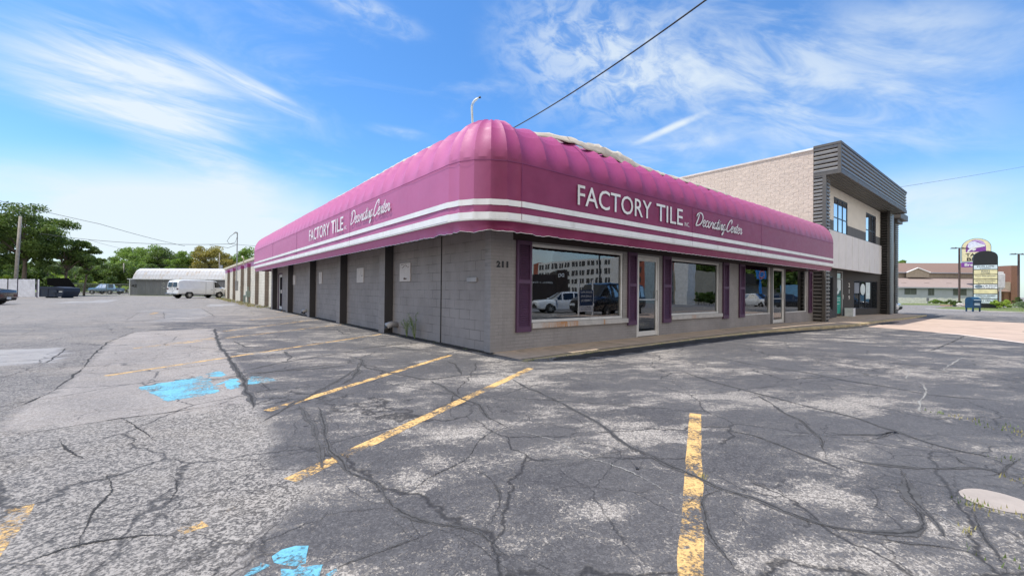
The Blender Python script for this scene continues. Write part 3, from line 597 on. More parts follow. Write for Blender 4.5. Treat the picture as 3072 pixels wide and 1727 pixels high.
def window(x0, x1, z0, z1, silled=True, rust=None, fr=.05, yb=.06):
    mb = MB(); f = fr
    mb.box(x0, x1, yb - .05, yb + .05, z1 - f, z1); mb.box(x0, x1, yb - .05, yb + .05, z0, z0 + f)
    mb.box(x0, x0 + f, yb - .045, yb + .045, z0 + f, z1 - f); mb.box(x1 - f, x1, yb - .045, yb + .045, z0 + f, z1 - f)
    wf = mb.build('window_frame', WHT, B1, bevel=.006)
    mb = MB(); mb.box(x0 + f, x1 - f, yb - .004, yb + .004, z0 + f, z1 - f); mb.build('pane', GLASS, wf)
    if silled:
        mb = MB(); mb.box(x0 + .005, x1 + .15, -.075, -.001, z0 - .12, z0 - .005); mb.build('window_sill', rust or SILL, wf, bevel=.008)
    return wf
window(1.03, 4.15, .55, 2.2, True, RSILL, .055); window(6.37, 9.31, .55, 2.19, True, RSILL, .055)
window(11.22, 13.59, .42, 2.3, False, None, .04); window(15.16, 17.74, .42, 2.3, False, None, .04)
def shutter(x0, x1, z0, z1):
    mb = MB(); y0, y1 = -.055, -.006; b = .05
    mb.box(x0, x0 + b, y0, y1, z0, z1); mb.box(x1 - b, x1, y0, y1, z0, z1)
    zm = z0 + (z1 - z0) * .55
    for za, zb in ((z0, z0 + .11), (zm - .04, zm + .04), (z1 - .08, z1)): mb.box(x0 + b, x1 - b, y0, y1, za, zb)
    mb.box(x0 + b, x1 - b, -.016, -.0062, z0 + .1, z1 - .07)
    for za, zb in ((z0 + .11, zm - .04), (zm + .04, z1 - .08)):
        n = int((zb - za) / .042)
        for i in range(n):
            z = za + (i + .15) * (zb - za) / n; mb.obox((x0 + b, -.044, z), (x1 - x0 - 2 * b, 0, 0), (0, .030, .028), (0, .004, .008))
    mb.build('shutter', PURP, B1)
for a, b in ((.62, 1.015), (4.33, 4.70), (5.95, 6.35), (9.55, 9.96), (10.77, 11.19), (17.95, 18.34)): shutter(a, b, .36 if a > .7 else .37, 2.24)
def door(x0, x1, z1, y=.05, parent=B1, fm=WHT, handle=True, side=False):
    mb = MB(); f = .045
    mb.box(x0, x0 + f, y - .05, y + .06, .02, z1); mb.box(x1 - f, x1, y - .05, y + .06, .02, z1); mb.box(x0 + f, x1 - f, y - .05, y + .06, z1 - f, z1)
    fr = mb.build('door_frame', fm, parent, bevel=.005)
    a, b, t_ = x0 + f + .006, x1 - f - .006, z1 - f - .006
    mb = MB(); mb.box(a, a + .07, y - .03, y + .02, .035, t_); mb.box(b - .07, b, y - .03, y + .02, .035, t_); mb.box(a + .07, b - .07, y - .03, y + .02, t_ - .1, t_); mb.box(a + .07, b - .07, y - .03, y + .02, .035, .035 + .13)
    d = mb.build('door', fm, parent, bevel=.004)
    mb = MB(); mb.box(a + .07, b - .07, y - .008, y, .165, t_ - .1); mb.build('pane', GLASS, d)
    mb = MB(); hx = b - .04; mb.tube([(hx, y - .03, 1.0), (hx, y - .08, 1.02), (hx, y - .08, 1.24), (hx, y - .03, 1.26)], .012, 6); mb.box(a + .07, b - .07, y - .05, y - .035, 1.0, 1.03); mb.build('door_handle', mat('brushed_metal', (.55, .54, .52), .35, .8), d)
door(4.76, 5.79, 2.2); door(13.85, 15.02, 2.3)
mb = MB(); mb.box(13.62, 13.84, -.01, .15, .02, 2.45); mb.box(15.03, 15.15, -.01, .15, .02, 2.45); mb.build('door_post', mat('dark_bronze', (.10, .09, .085), .5), B1)
# side door seen beyond the last bays
mb = MB(); mb.box(.05, .12, 20.25, 20.32, .0, 2.12); mb.box(.05, .12, 21.33, 21.40, .0, 2.12); mb.box(.05, .12, 20.32, 21.33, 2.03, 2.12); sd = mb.build('door_frame', PURP, B1)
mb = MB(); mb.box(.08, .11, 20.33, 20.46, .03, 2.02); mb.box(.08, .11, 21.2, 21.32, .03, 2.02); mb.box(.08, .11, 20.46, 21.2, 1.88, 2.02); mb.box(.08, .11, 20.46, 21.2, .03, .2)
sd = mb.build('door', WHT, B1); mb = MB(); mb.box(.092, .1, 20.46, 21.2, .2, 1.88); mb.build('pane', GLASSD, sd); mb = MB(); mb.box(.03, .08, 20.5, 20.62, .95, 1.15); mb.build('door_handle', WHT, sd)
# house number
BLK = mat('black_paint', (.012, .012, .013), .5)
for ch_, xo_, w_ in (('2', .126, .098), ('1', .258, .05), ('1', .372, .05)): text_mesh(ch_, (xo_, -.006, 1.668), (1, 0, 0), (0, 0, 1), w_, .128, BLK, B1, 'house_number', bold=.05)
# notice boards on the side wall
BOARD = mat('weathered_white_board', (.55, .50, .47), .7, var=.08, vs=6, dirt=((.30, .24, .2), .5), ds=4)
for i, (ya, yb, za, zb) in enumerate(((3.62, 4.27, 1.436, 1.92), (7.08, 7.72, 1.436, 1.92), (11.99, 12.44, 1.43, 1.92), (16.89, 17.4, 1.42, 1.91))):
    mb = MB(); mb.box(.018, .043, ya, yb, za, zb)
    nb = mb.build('notice_board', BOARD, B1, bevel=.004)
    if i == 0:
        mb = MB()
        for kk in range(26):
            a = rng.uniform(.2, 2.9); yy = (ya + yb) / 2 + .2 * math.cos(a) * rng.uniform(.8, 1.1) - .05; zz = za + .33 + .07 * math.sin(a); s_ = rng.uniform(.006, .02)
            mb.box(.0165, .0178, yy, yy + s_ * 2, zz, zz + s_)
        for kk in range(16): yy = ya + .2 + rng.uniform(0, .17); mb.box(.0165, .0178, yy, yy + .03, za + .05, za + .05 + rng.uniform(.01, .05))
        for kk in range(5): yy = yb - .13 - kk * .07; mb.box(.0165, .0178, yy, yy + .045, zb - .045, zb - .028)
        mb.build('faded_marks', mat('brown_smudge', (.16, .11, .09), .8), nb)
    if i == 1: mb = MB(); mb.cyl((.018, ya + .12, za + .22), (-1, 0, 0), .02, .01, 10); mb.build('latch', BLK, nb)
mb = MB(); mb.box(.005, .044, .52, .88, 1.385, 1.48); mb.build('wall_vent', mat('grey_vent', (.33, .32, .32), .7), B1, bevel=.008)
# dryer hoods near the ground
def hood(y, z):
    mb = MB(); mb.tube([(.05, y, z), (-.12, y + .02, z + .03), (-.26, y + .03, z - .03)], [.075, .085, .1], 12); mb.tube([(-.22, y + .03, z - .03), (-.24, y + .03, z - .12)], [.08, .085], 12, 1)
    mb.build('vent_hood', [mat('galvanised', (.36, .35, .35), .5, .3), BLK], B1, smooth=True)
hood(4.42, .24); hood(13.95, .22)

# ------------------------------------------------------------------ awning
def vinyl():
    m, t, p = newmat('magenta_vinyl'); P = geo_pos(t); x, y, z = t.sep(P)
    fade = t.ramp(t.noise(P, 1.3, 5, .6), .3, .7)
    c = t.mix(fade, (.20, .023, .082, 1), (.25, .036, .108, 1))
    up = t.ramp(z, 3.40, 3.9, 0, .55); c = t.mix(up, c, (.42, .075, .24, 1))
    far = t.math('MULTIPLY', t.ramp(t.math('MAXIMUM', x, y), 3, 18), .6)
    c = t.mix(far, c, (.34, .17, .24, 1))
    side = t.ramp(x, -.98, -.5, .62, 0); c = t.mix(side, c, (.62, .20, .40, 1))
    dr = t.ramp(t.noise(t.vmath('MULTIPLY', P, (9, 9, .7)), 1, 5, .65), .55, .8, 0, .16); c = t.mix(dr, c, (.22, .04, .12, 1))
    t.put(p.inputs['Base Color'], c); t.put(p.inputs['Roughness'], t.ramp(t.noise(P, 6, 4, .6), .3, .7, .50, .60)); p.inputs['Specular IOR Level'].default_value = .38
    t.put(p.inputs['Normal'], t.bump(t.noise(P, 3.5, 3, .5), .12, .03)); return m
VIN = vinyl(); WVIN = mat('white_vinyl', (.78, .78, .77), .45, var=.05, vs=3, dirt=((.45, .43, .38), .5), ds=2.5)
def path_pt(s):
    """plan path of the awning face: s<0 left run (y=-s), corner arc, s>L right run. returns point at radius offset, normal"""
    r = .92; cx_, cy_ = -.08, -.08; arc = r * math.pi / 2
    if s <= 0: return np.array([cx_, cy_ - s]), np.array([-1., 0.])
    if s >= arc: return np.array([cx_ + (s - arc), cy_]), np.array([0., -1.])
    a = math.pi + s / r; return np.array([cx_, cy_]), np.array([math.cos(a), math.sin(a)])
ARC = .92 * math.pi / 2; S0 = -22.98; S1 = ARC + 17.78
# rib positions along s
ribs = list(np.arange(0, 22.98, .625) * -1)[::-1]; ribs = [r for r in ribs if r > S0 + .2]; ribs = [S0] + ribs + [ARC * i / 5 for i in range(1, 6)] + [ARC + .6 * i for i in range(1, 30) if ARC + .6 * i < S1 - .2] + [S1]
def aw_prof(t):
    """t 0 bottom of face .. 1 seam .. 2 top of arc -> (offset from wall line, z)"""
    if t <= 1: return .92, 2.43 + t * (3.43 - 2.43)
    a = (t - 1) * math.pi / 2; return .92 * math.cos(a) ** 1.0, 3.43 + 1.0 * math.sin(a)
rows = []; tl = [0, .1, .22, .31, .5, .75, .98, 1.0, 1.04, 1.12, 1.22, 1.33, 1.45, 1.57, 1.7, 1.84, 2.0]
ss = []
for a, b in zip(ribs[:-1], ribs[1:]):
    ncell = 6
    for k_ in range(ncell): ss.append((a + (b - a) * k_ / ncell, a, b))
ss.append((S1, ribs[-2], S1))
for s, a, b in ss:
    ph = (s - a) / (b - a); sagp = 4 * ph * (1 - ph); row = []
    base_, nr = path_pt(s); incorner = -1e-6 <= a and b <= ARC + 1e-6
    if incorner and 0 < ph < 1:
        pa, na = path_pt(a); pb, nb = path_pt(b)
    for t_ in tl:
        off, z = aw_prof(t_)
        if incorner and 0 < ph < 1:
            q = (pa + na * off) * (1 - ph) + (pb + nb * off) * ph; rad = na * (1 - ph) + nb * ph
        else: q = base_ + nr * off; rad = nr
        sag = 0
        if t_ > 1: sag = (.026 if incorner else .078) * sagp * min(1, (t_ - 1) * 4) * (1.0 - .25 * (t_ - 1))
        elif incorner: sag = .012 * sagp
        ang = (t_ - 1) * math.pi / 2 if t_ > 1 else 0
        w_ = .012 * noise.noise(Vector((s * 1.3, t_ * 2.1, 0))) if not incorner else 0
        q = q - rad * ((sag + w_) * math.cos(ang)); z2 = z - (sag + w_) * math.sin(ang) * 1.0
        if t_ == 2.0: z2 -= .03 * sagp
        row.append((q[0], q[1], z2))
    rows.append(row)
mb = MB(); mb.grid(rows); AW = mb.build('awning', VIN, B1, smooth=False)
me = AW.data; sm = []
nt_ = len(tl) - 1
# smooth across the arc but keep rib creases via auto-smooth by angle
for p_ in me.polygons: p_.use_smooth = True
me.set_sharp_from_angle(angle=R_(9))
# stripes: proud bands following the face
def band(za, zb, off, name, m, parent):
    mb = MB(); r = []
    sl_ = [s for s, _, _ in ss]
    for s, a, b in ss:
        ph = (s - a) / (b - a); base_, nr = path_pt(s); o_ = .92 + off
        if -1e-6 <= a and b <= ARC + 1e-6 and 0 < ph < 1:
            pa, na = path_pt(a); pb, nb = path_pt(b); q = (pa + na * o_) * (1 - ph) + (pb + nb * o_) * ph
        else: q = base_ + nr * (o_ + .012)
        r.append([(q[0], q[1], za), (q[0], q[1], zb)])
    mb.grid(r); return mb.build(name, m, parent, smooth=True)
band(2.665, 2.765, .006, 'white_stripe', WVIN, AW); band(2.432, 2.545, .006, 'white_stripe', WVIN, AW)
# panel seams
SEAM = mat('seam_dark', (.20, .03, .12), .6)
mb = MB()
for x in (5.69, 10.05, -.09): mb.box(x, x + .008, -1.0125 - .006, -1.0125, 2.44, 3.42)
for y in (5.25, 11.67, 16.8): mb.box(-1.0185, -1.0125, y, y + .008, 2.44, 3.42)
r = []
for s, a, b in ss:
    ph = (s - a) / (b - a); base_, nr = path_pt(s)
    if -1e-6 <= a and b <= ARC + 1e-6 and 0 < ph < 1:
        pa, na = path_pt(a); pb, nb = path_pt(b); q = (pa + na * .928) * (1 - ph) + (pb + nb * .928) * ph
    else: q = base_ + nr * .934
    r.append([(q[0], q[1], 3.424), (q[0], q[1], 3.436)])
mb.grid(r); mb.build('seam', SEAM, AW)
# metal lip under the lower stripe, valance with scalloped hem
mb = MB(); r = []
for s, a, b in ss:
    base_, nr = path_pt(s); q0 = base_ + nr * .935; q1 = base_ + nr * .90; r.append([(q0[0], q0[1], 2.43), (q0[0], q0[1], 2.405), (q1[0], q1[1], 2.40), (q1[0], q1[1], 2.43)])
mb.grid(r, closed=False); mb.build('metal_lip', WHT, AW)
mb = MB(); r = []; hem = []
s = S0
while s < S1 + .001:
    base_, nr = path_pt(s); tl_ = []
    cn = math.exp(-((s - .75) / 1.4) ** 2)
    f1 = noise.noise(Vector((s * 2.2, 0, 7))) ; f2 = noise.noise(Vector((s * 7, 2, 7)))
    for q_ in (0, .2, .4, .6, .8, 1):
        bow = .92 - .03 - .07 * q_ + (cn * .06 + .008) * f2 * q_ + (.07 * cn + .02) * f1 * q_ + cn * .03 * math.sin(s * 11) * q_ - cn * .06 * math.sin(q_ * 3) * (1 + f1)
        zb = 2.41 + q_ * cn * .022 * math.sin(s * 9 + 2 * f1) - q_ * (.172 + .012 * abs(math.sin(s * math.pi / .22))) + cn * .04 * q_ * (f1 + .3) ; p2 = base_ + nr * bow; tl_.append((p2[0], p2[1], zb))
    r.append(tl_); hem.append([tl_[-1], (tl_[-1][0] + nr[0] * .004, tl_[-1][1] + nr[1] * .004, tl_[-1][2] - .009)]); s += .055
mb.grid(r); mb.build('valance', VIN, AW, smooth=True)
mb = MB(); mb.grid(hem); mb.build('hem', WVIN, AW)
# ends of the awning
for s in (S0, S1):
    mb = MB()
    base_, nr = path_pt(s); e = -.004 if s < 0 else .004; pts = [(base_[0], base_[1], 2.43)] + [(base_[0] + nr[0] * aw_prof(t_)[0], base_[1] + nr[1] * aw_prof(t_)[0], aw_prof(t_)[1]) for t_ in tl]
    mb.add(pts, [tuple(range(len(pts)))])
    q = base_ + nr * .86; sc_ = [(base_ + nr * (.86 * k_ / 8)) for k_ in range(9)]
    mb.grid([[(c[0], c[1], 2.43), (c[0], c[1], 2.25 + .02 * abs(math.sin(k_ * 1.6)))] for k_, c in enumerate(sc_)])
    mb.build('awning_end', VIN, AW)
# frame under the awning
mb = MB()
for y in np.arange(1, 22, 1.25): mb.tube([(.04, y, 2.5), (-.95, y, 2.5)], .014, 4)
for x in np.arange(1, 17.5, 1.25): mb.tube([(x, -.02, 2.5), (x, -.95, 2.5)], .014, 4)
mb.tube([(-.93, -.08, 2.44), (-.93, 22.9, 2.44)], .016, 4); mb.tube([(-.08, -.93, 2.44), (17.7, -.93, 2.44)], .016, 4)
mb.build('awning_frame', mat('rusty_steel_tube', (.16, .12, .10), .7), AW)
# lettering
HEL = dict(depth=.019)
def factory(o, u, parent):
    u = np.array(u, float); o = np.array(o, float)
    text_mesh('FACTORY', o, u, (0, 0, 1), 2.50, .40, WVIN, parent, 'sign_lettering', depth=.003, bold=.004)
    text_mesh('TILE', o + u * 2.70, u, (0, 0, 1), 1.17, .40, WVIN, parent, 'sign_lettering', depth=.003, bold=.004)
    text_mesh('INC.', o + u * 3.96, u, (0, 0, 1), .23, .10, WVIN, parent, 'sign_lettering', depth=.003)
    script(o + u * 4.50 + np.array([0, 0, .0]), u, parent)
G = {  # brush-script glyphs: strokes in x-height units, advance
 'D': ([[(.35, 1.75), (.25, 1.0), (.0, .05), (.25, .0), (.8, .15), (1.25, .7), (1.3, 1.35), (.95, 1.8), (.4, 1.9), (-.05, 1.65), (-.15, 1.35)]], 1.45),
 'C': ([[(1.15, 1.35), (1.2, 1.75), (.95, 1.95), (.5, 1.6), (.15, .9), (.1, .3), (.35, .0), (.8, .12), (1.15, .5)]], 1.2),
 'e': ([[(.0, .35), (.35, .5), (.55, .78), (.4, .98), (.15, .8), (.08, .35), (.3, .02), (.55, .08), (.8, .35)]], .72),
 'c': ([[(.55, .75), (.4, .98), (.15, .8), (.06, .35), (.25, .02), (.5, .08), (.75, .35)]], .68),
 'o': ([[(.4, .95), (.15, .8), (.05, .35), (.2, .02), (.45, .12), (.6, .55), (.45, .92), (.55, .8), (.8, .8)]], .74),
 'r': ([[(-.02, .45), (.15, .95), (.28, .82), (.5, .85), (.42, .4), (.4, .08), (.55, .04), (.75, .35)]], .68),
 'a': ([[(.55, .85), (.35, .98), (.1, .7), (.05, .25), (.2, .0), (.4, .2), (.6, .9), (.5, .3), (.58, .02), (.8, .3)]], .76),
 't': ([[(.35, 1.5), (.2, .8), (.1, .2), (.22, .0), (.5, .3)], [(-.05, 1.02), (.5, 1.08)]], .48),
 'i': ([[(.02, .5), (.2, .95), (.1, .3), (.17, .0), (.42, .35)], [(.27, 1.25), (.31, 1.32)]], .42),
 'n': ([[(.0, .5), (.15, .95), (.05, .02), (.3, .8), (.45, .92), (.5, .75), (.42, .15), (.5, .0), (.75, .35)]], .74),
 'g': ([[(.55, .85), (.35, .98), (.1, .7), (.05, .25), (.2, .02), (.42, .25), (.6, .9), (.45, 0), (.25, -.6), (.05, -.7), (.05, -.5), (.35, -.15), (.8, .3)]], .78), ' ': ([], .25)}
def script(o, u, parent, txt='Decorating Center', W_=2.70, base=.085, xh=.18):
    sc_i = [0]; tot_ = sum(G[c][1] for c in txt); sx = W_ / (tot_ + .1); mb = MB(); x = .1; n = np.cross(u, (0, 0, 1.))
    for ci, ch in enumerate(txt):
        for st in G[ch][0]:
            P = [np.array(p_, float) for p_ in st]; Q = []
            P2 = [P[0]] + P + [P[-1]]
            for i in range(1, len(P2) - 2):
                for t_ in np.linspace(0, 1, 6, endpoint=False):
                    a, b, c, d = P2[i - 1], P2[i], P2[i + 1], P2[i + 2]; Q.append(.5 * ((2 * b) + (-a + c) * t_ + (2 * a - 5 * b + 4 * c - d) * t_ ** 2 + (-a + 3 * b - 3 * c + d) * t_ ** 3))
            Q.append(P[-1]); Q = np.array(Q); X_ = np.array([[(x + q[0] + .28 * q[1]) * sx, base + q[1] * xh - .012 * (x / tot_) * 0] for q in Q])
            T = np.gradient(X_, axis=0); T /= np.linalg.norm(T, axis=1)[:, None] + 1e-9; wd = np.array([.011 + .009 * abs(t_[1] * .9 - t_[0] * .2) for t_ in T]) * (1.25 if ch in 'DC' else 1)
            Nn = np.stack([-T[:, 1], T[:, 0]], 1)
            A = X_ + Nn * wd[:, None]; B = X_ - Nn * wd[:, None]
            sc_i[0] += 1; f3 = lambda q: tuple(o + u * q[0] + np.array([0, 0, q[1]]) + n * (.004 + .0005 * sc_i[0]))
            mb.grid([[f3(a), f3(b)] for a, b in zip(A, B)])
            for e in (0, -1):
                cpt = X_[e]; ring = [f3(cpt + np.array([math.cos(k_ * math.pi / 4), math.sin(k_ * math.pi / 4)]) * wd[e]) for k_ in range(8)]; mb.add(ring, [tuple(range(8))])
        x += G[ch][1]
    mb.build('script_lettering', WVIN, parent)
factory((1.32, -1.028, 2.895), (1, 0, 0), AW)
factory((-1.028, 9.66, 2.895), (0, -1, 0), AW)

# torn roofing membrane over the awning top
TARP = mat('torn_white_membrane', (.50, .45, .38), .75, var=.12, vs=4, dirt=((.36, .30, .24), .55), ds=3)
def tarp(path, w_, amp, name, label, seed, thick=.05):
    P = resample([p_[:2] for p_ in path], .12); zs = np.interp(np.linspace(0, 1, len(P)), np.linspace(0, 1, len(path)), [p_[2] for p_ in path]); am = np.interp(np.linspace(0, 1, len(P)), np.linspace(0, 1, len(path)), [p_[3] for p_ in path])
    T = np.gradient(P, axis=0); T /= np.linalg.norm(T, axis=1)[:, None]; Nn = np.stack([-T[:, 1], T[:, 0]], 1); rows = []
    for i in range(len(P)):
        row = []
        for k_ in range(9):
            t_ = k_ / 8; n1 = noise.noise(Vector((P[i][0] * 1.9, P[i][1] * 1.9, t_ * 1.6 + seed))); n2 = noise.noise(Vector((P[i][0] * 5, P[i][1] * 5, t_ * 3 + seed)))
            ww = w_ * (1 + .5 * noise.noise(Vector((i * .23, seed, 0))))
            off = (t_ - .35) * ww * 2; rdg = 1 - 2.2 * abs(noise.noise(Vector((P[i][0] * 4.2, P[i][1] * 4.2, t_ * 3 + seed + 4)))); hump = math.sin(math.pi * t_) * am[i] * (.35 + .8 * n1 + .55 * rdg) + am[i] * .35 * n2
            drop = -.28 * max(0, .35 - t_) ; row.append((P[i][0] + Nn[i][0] * off, P[i][1] + Nn[i][1] * off, zs[i] + hump + drop + .02 * n2))
        rows.append(row)
    mb = MB(); mb.grid(rows); o = mb.build(name, TARP, B1, smooth=True, label=label)
    s_ = o.modifiers.new('solid', 'SOLIDIFY'); s_.thickness = .012
    return o
tarp([(.7, -.25, 4.40, .0), (1.0, -.38, 4.38, .10), (1.25, -.44, 4.35, .17), (1.7, -.50, 4.33, .13), (2.2, -.50, 4.345, .03), (3.6, -.46, 4.37, .015), (5, -.44, 4.385, .012), (7, -.42, 4.395, .012), (8.8, -.40, 4.395, .012), (9.8, -.36, 4.38, .01)], .10, 1, 'torn_membrane', 'crumpled off-white roofing membrane', 2)
tarp([(-.42, 1.6, 4.37, .015), (-.42, 2.6, 4.385, .025), (-.42, 4.0, 4.39, .02), (-.40, 6, 4.40, .015), (-.40, 9.2, 4.40, .015)][::-1], .12, 1, 'torn_membrane', 'flat white roofing edge', 6)
mb = MB(); mb.box(-.1, .2, 1.2, 15, 4.25, 4.46); mb.box(.8, 9.9, -.2, .15, 4.25, 4.45); mb.build('roof_edging', mat('white_coping', (.66, .65, .62), .6), B1)

# ------------------------------------------------------------------ goose-neck pipe on the roof, overhead service cable
PIPE = mat('pale_conduit', (.62, .64, .62), .4, .2)
gp = thing('roof_mast', 'pale bent pipe with a dark tip rising behind the rounded awning corner', 'pipe', (0, 0, 0))
def at(px, py, d): v = px_dir(px, py); f_ = v @ np.array([.62546, .78025, 0]); return CAM + v * (d / f_)
pts = [at(1360 + a / 11.14, 270 + b / 11.14, 13.5) for a, b in [(640, 1300), (630, 1100), (615, 850), (605, 600), (610, 520), (640, 430), (700, 350), (770, 300), (850, 262)]]
mb = MB(); mb.tube([(pts[0][0], pts[0][1], 4.2)] + [tuple(p_) for p_ in pts], .024, 8); mb.tube([tuple(p_ + np.array([.03, -.02, -.02])) for p_ in pts[:-1]], .012, 6); mb.build('pipe', PIPE, gp, smooth=True)
mb = MB(); mb.tube([tuple(pts[-1]), tuple(at(1360 + 915 / 11.14, 270 + 238 / 11.14, 13.5))], [.028, .04], 8); mb.build('weatherhead', BLK, gp)
WIRE = mat('black_cable', (.03, .03, .032), .6)
def wire(a, b, sag, label, r=.012, g='overhead cables', n=26):
    a, b = np.array(a, float), np.array(b, float); pts = [tuple(a + (b - a) * t_ - np.array([0, 0, sag * 4 * t_ * (1 - t_)])) for t_ in np.linspace(0, 1, n)]
    mb = MB(); mb.tube(pts, r, 5); tag(mb.build('overhead_cable', WIRE), label, 'cable', g)
wire(at(1520, 395, 10.5), at(2200, -60, 5.5), .1, 'thick black cable rising steeply to the right from the roof into the sky', .013)
wire(at(2150, 640, 24), at(3200, 475, 60), .25, 'thin cable crossing in front of the two-storey building towards the right edge', .012)

# ------------------------------------------------------------------ two-storey office building (B2)
TAUP = block_mat('split_face_block', (.57, .47, .40), .4064, .2032, .006, 'yz', .9, .7, .05, rockface=1.3, stain=.06, dashed=False)
CLAD = mat('dark_bronze_cladding', (.21, .20, .19), .42, .35, var=.1, vs=2)
CLADL = mat('bronze_trim', (.11, .10, .09), .5, .2, var=.08)
WSID = mat('cream_siding', (.72, .69, .62), .7, var=.04, vs=2); WPAN = mat('off_white_panel', (.68, .67, .67), .7, var=.05, vs=1.2, dirt=((.52, .49, .45), .5), ds=1.5)
GSID = mat('grey_siding', (.13, .135, .14), .7); DKST = mat('dark_grey_stucco', (.055, .052, .05), .85, var=.1, bump=.3, bs=40); DKFR = mat('black_frame', (.012, .014, .022), .4)
B2 = thing('office_building', 'two-storey tan block building number 219 with ribbed dark metal cladding', 'building', (18.6, 0, 0))
B2.location = (0, 0, 0)
mb = MB(); mb.box(18.6, 18.9, .01, 24, -.3, 7.98); mb.box(18.9, 33.6, 23.7, 24, -.3, 7.98); mb.build('block_side_wall', TAUP, B2)
mb = MB(); mb.box(18.56, 18.92, .0, 24, 7.981, 8.06); mb.box(18.9, 33.6, .1, 24, 7.9, 8.0); mb.build('roof_coping', mat('tan_coping', (.62, .55, .5), .6), B2)
mb = MB(); mb.box(18.54, 18.6, 0, .9, 7.99, 8.075); mb.build('white_flashing', WVIN, B2)
mb = MB()   # left fin
mb.box(18.64, 19.25, -.44, .0, -.3, 6.78)
mb.corr((18.64, -.36, -.2), (0, 1, 0), .37, (0, 0, 1), 6.95, (-1, 0, 0), .028, .17)
mb.corr((18.70, -.44, -.2), (1, 0, 0), .5, (0, 0, 1), 6.95, (0, -1, 0), .06, .17)
mb.box(18.57, 18.70, -.50, -.36, -.3, 6.76, 1)
mb.build('cladding_column', [CLAD, CLADL], B2)
mb = MB()   # fascia
mb.box(18.64, 33.6, -.98, .0, 6.85, 8.0)
mb.corr((18.64, -.93, 6.80), (0, 1, 0), .94, (0, 0, 1), 1.25, (-1, 0, 0), .03, .21)
mb.corr((18.70, -.98, 6.88), (1, 0, 0), 14.9, (0, 0, 1), 1.15, (0, -1, 0), .055, .19)
mb.corr((33.6, -.93, 6.88), (0, 1, 0), 4, (0, 0, 1), 1.15, (1, 0, 0), .05, .19)
mb.box(18.58, 18.70, -1.05, -.93, 6.70, 8.13, 1); mb.box(18.57, 33.66, -1.06, .0, 8.03, 8.14, 1); mb.box(18.70, 33.66, -1.055, -.98, 6.70, 6.9, 1); mb.box(18.58, 18.64, -.93, 0.0, 6.70, 6.82, 1); mb.box(33.58, 33.66, -1.05, 3, 6.7, 6.9, 1)
mb.build('fascia', [CLAD, CLADL], B2)
mb = MB(); mb.corr((18.7, -.95, 6.72), (1, 0, 0), 14.9, (0, 1, 0), 1.1, (0, 0, -1), -.04, .16); mb.build('soffit', mat('soffit_metal', (.11, .105, .09), .5, .3), B2)
mb = MB(); mb.box(31.9, 33.4, -.44, .35, -.3, 6.85); mb.corr((31.9, -.36, -.2), (0, 1, 0), .5, (0, 0, 1), 6.95, (-1, 0, 0), .028, .17, 2); mb.corr((31.95, -.44, -.2), (1, 0, 0), .6, (0, 0, 1), 6.95, (0, -1, 0), .06, .17)
mb.box(31.84, 31.96, -.5, -.36, -.3, 6.75, 1); mb.box(33.4, 33.58, .0, 20, -.3, 7.9)
mb.build('cladding_column', [CLAD, mat('dark_column_trim', (.05, .048, .045), .5), mat('black_cladding', (.03, .028, .027), .5)], B2)  # third material: darker cladding copy, overhang shade painted on the side ribs
mb = MB(); mb.box(35.1, 36.2, -.2, .9, -.3, 6.6); mb.corr((35.1, -.2, -.2), (1, 0, 0), 1.1, (0, 0, 1), 6.8, (0, -1, 0), .05, .15); mb.box(34.6, 37.2, -.6, 1.2, 6.6, 7.0, 1); mb.box(34.9, 36.6, -.4, 1.2, 6.35, 6.6, 1); mb.build('rear_bay', [CLAD, CLADL], B2)
# upper wall pieces around windows
def ribbed(mb, x0, x1, z0, z1, y, mi, pitch=.2):
    mb.box(x0, x1, y, y + .15, z0, z1, mi); n = int((x1 - x0) / pitch)
    for i in range(n): xx = x0 + (i + .5) * (x1 - x0) / n; mb.box(xx - .008, xx + .008, y - .008, y - .0005, z0 + .005, z1 - .005, mi)
WN = [(21.74, 24.25), (28.2, 30.75)]; mb = MB(); mg = MB(); x0 = 19.25
for a, b in WN + [(31.9, 31.9)]:
    ribbed(mb, x0, a, 5.02, 6.75, 0, 0); mg = MB(); ribbed(mg, x0, a, 4.46, 5.02, .002, 0); mg.build('grey_band', GSID, B2)
    if b > a: ribbed(mb, a, b, 6.27, 6.75, 0, 0)
    x0 = b
mb.build('cream_upper_wall', WSID, B2)
mb = MB(); ribbed(mb, 19.2, 31.9, 2.58, 4.46, -.07, 0, 1.22); mb.build('white_lower_panel', WPAN, B2)
SKYG = glass_mat('upper_glass', (.10, .14, .22), .6, False)
for a, b in WN:
    mb = MB(); n = 3; f = .07
    mb.box(a, b, .02, .12, 6.19, 6.27); mb.box(a, b, .02, .12, 4.47, 4.53)
    for i in range(n + 1): xx = a + (b - a - f) * i / n; mb.box(xx, xx + f, .015, .05, 4.53, 6.19)
    mb.box(a + f, b - f, .02, .05, 5.2, 5.25)
    fr = mb.build('upper_window_frame', DKFR, B2); mb = MB(); mb.box(a, b, .035, .045, 4.5, 6.2); mb.build('upper_window_pane', SKYG, fr)
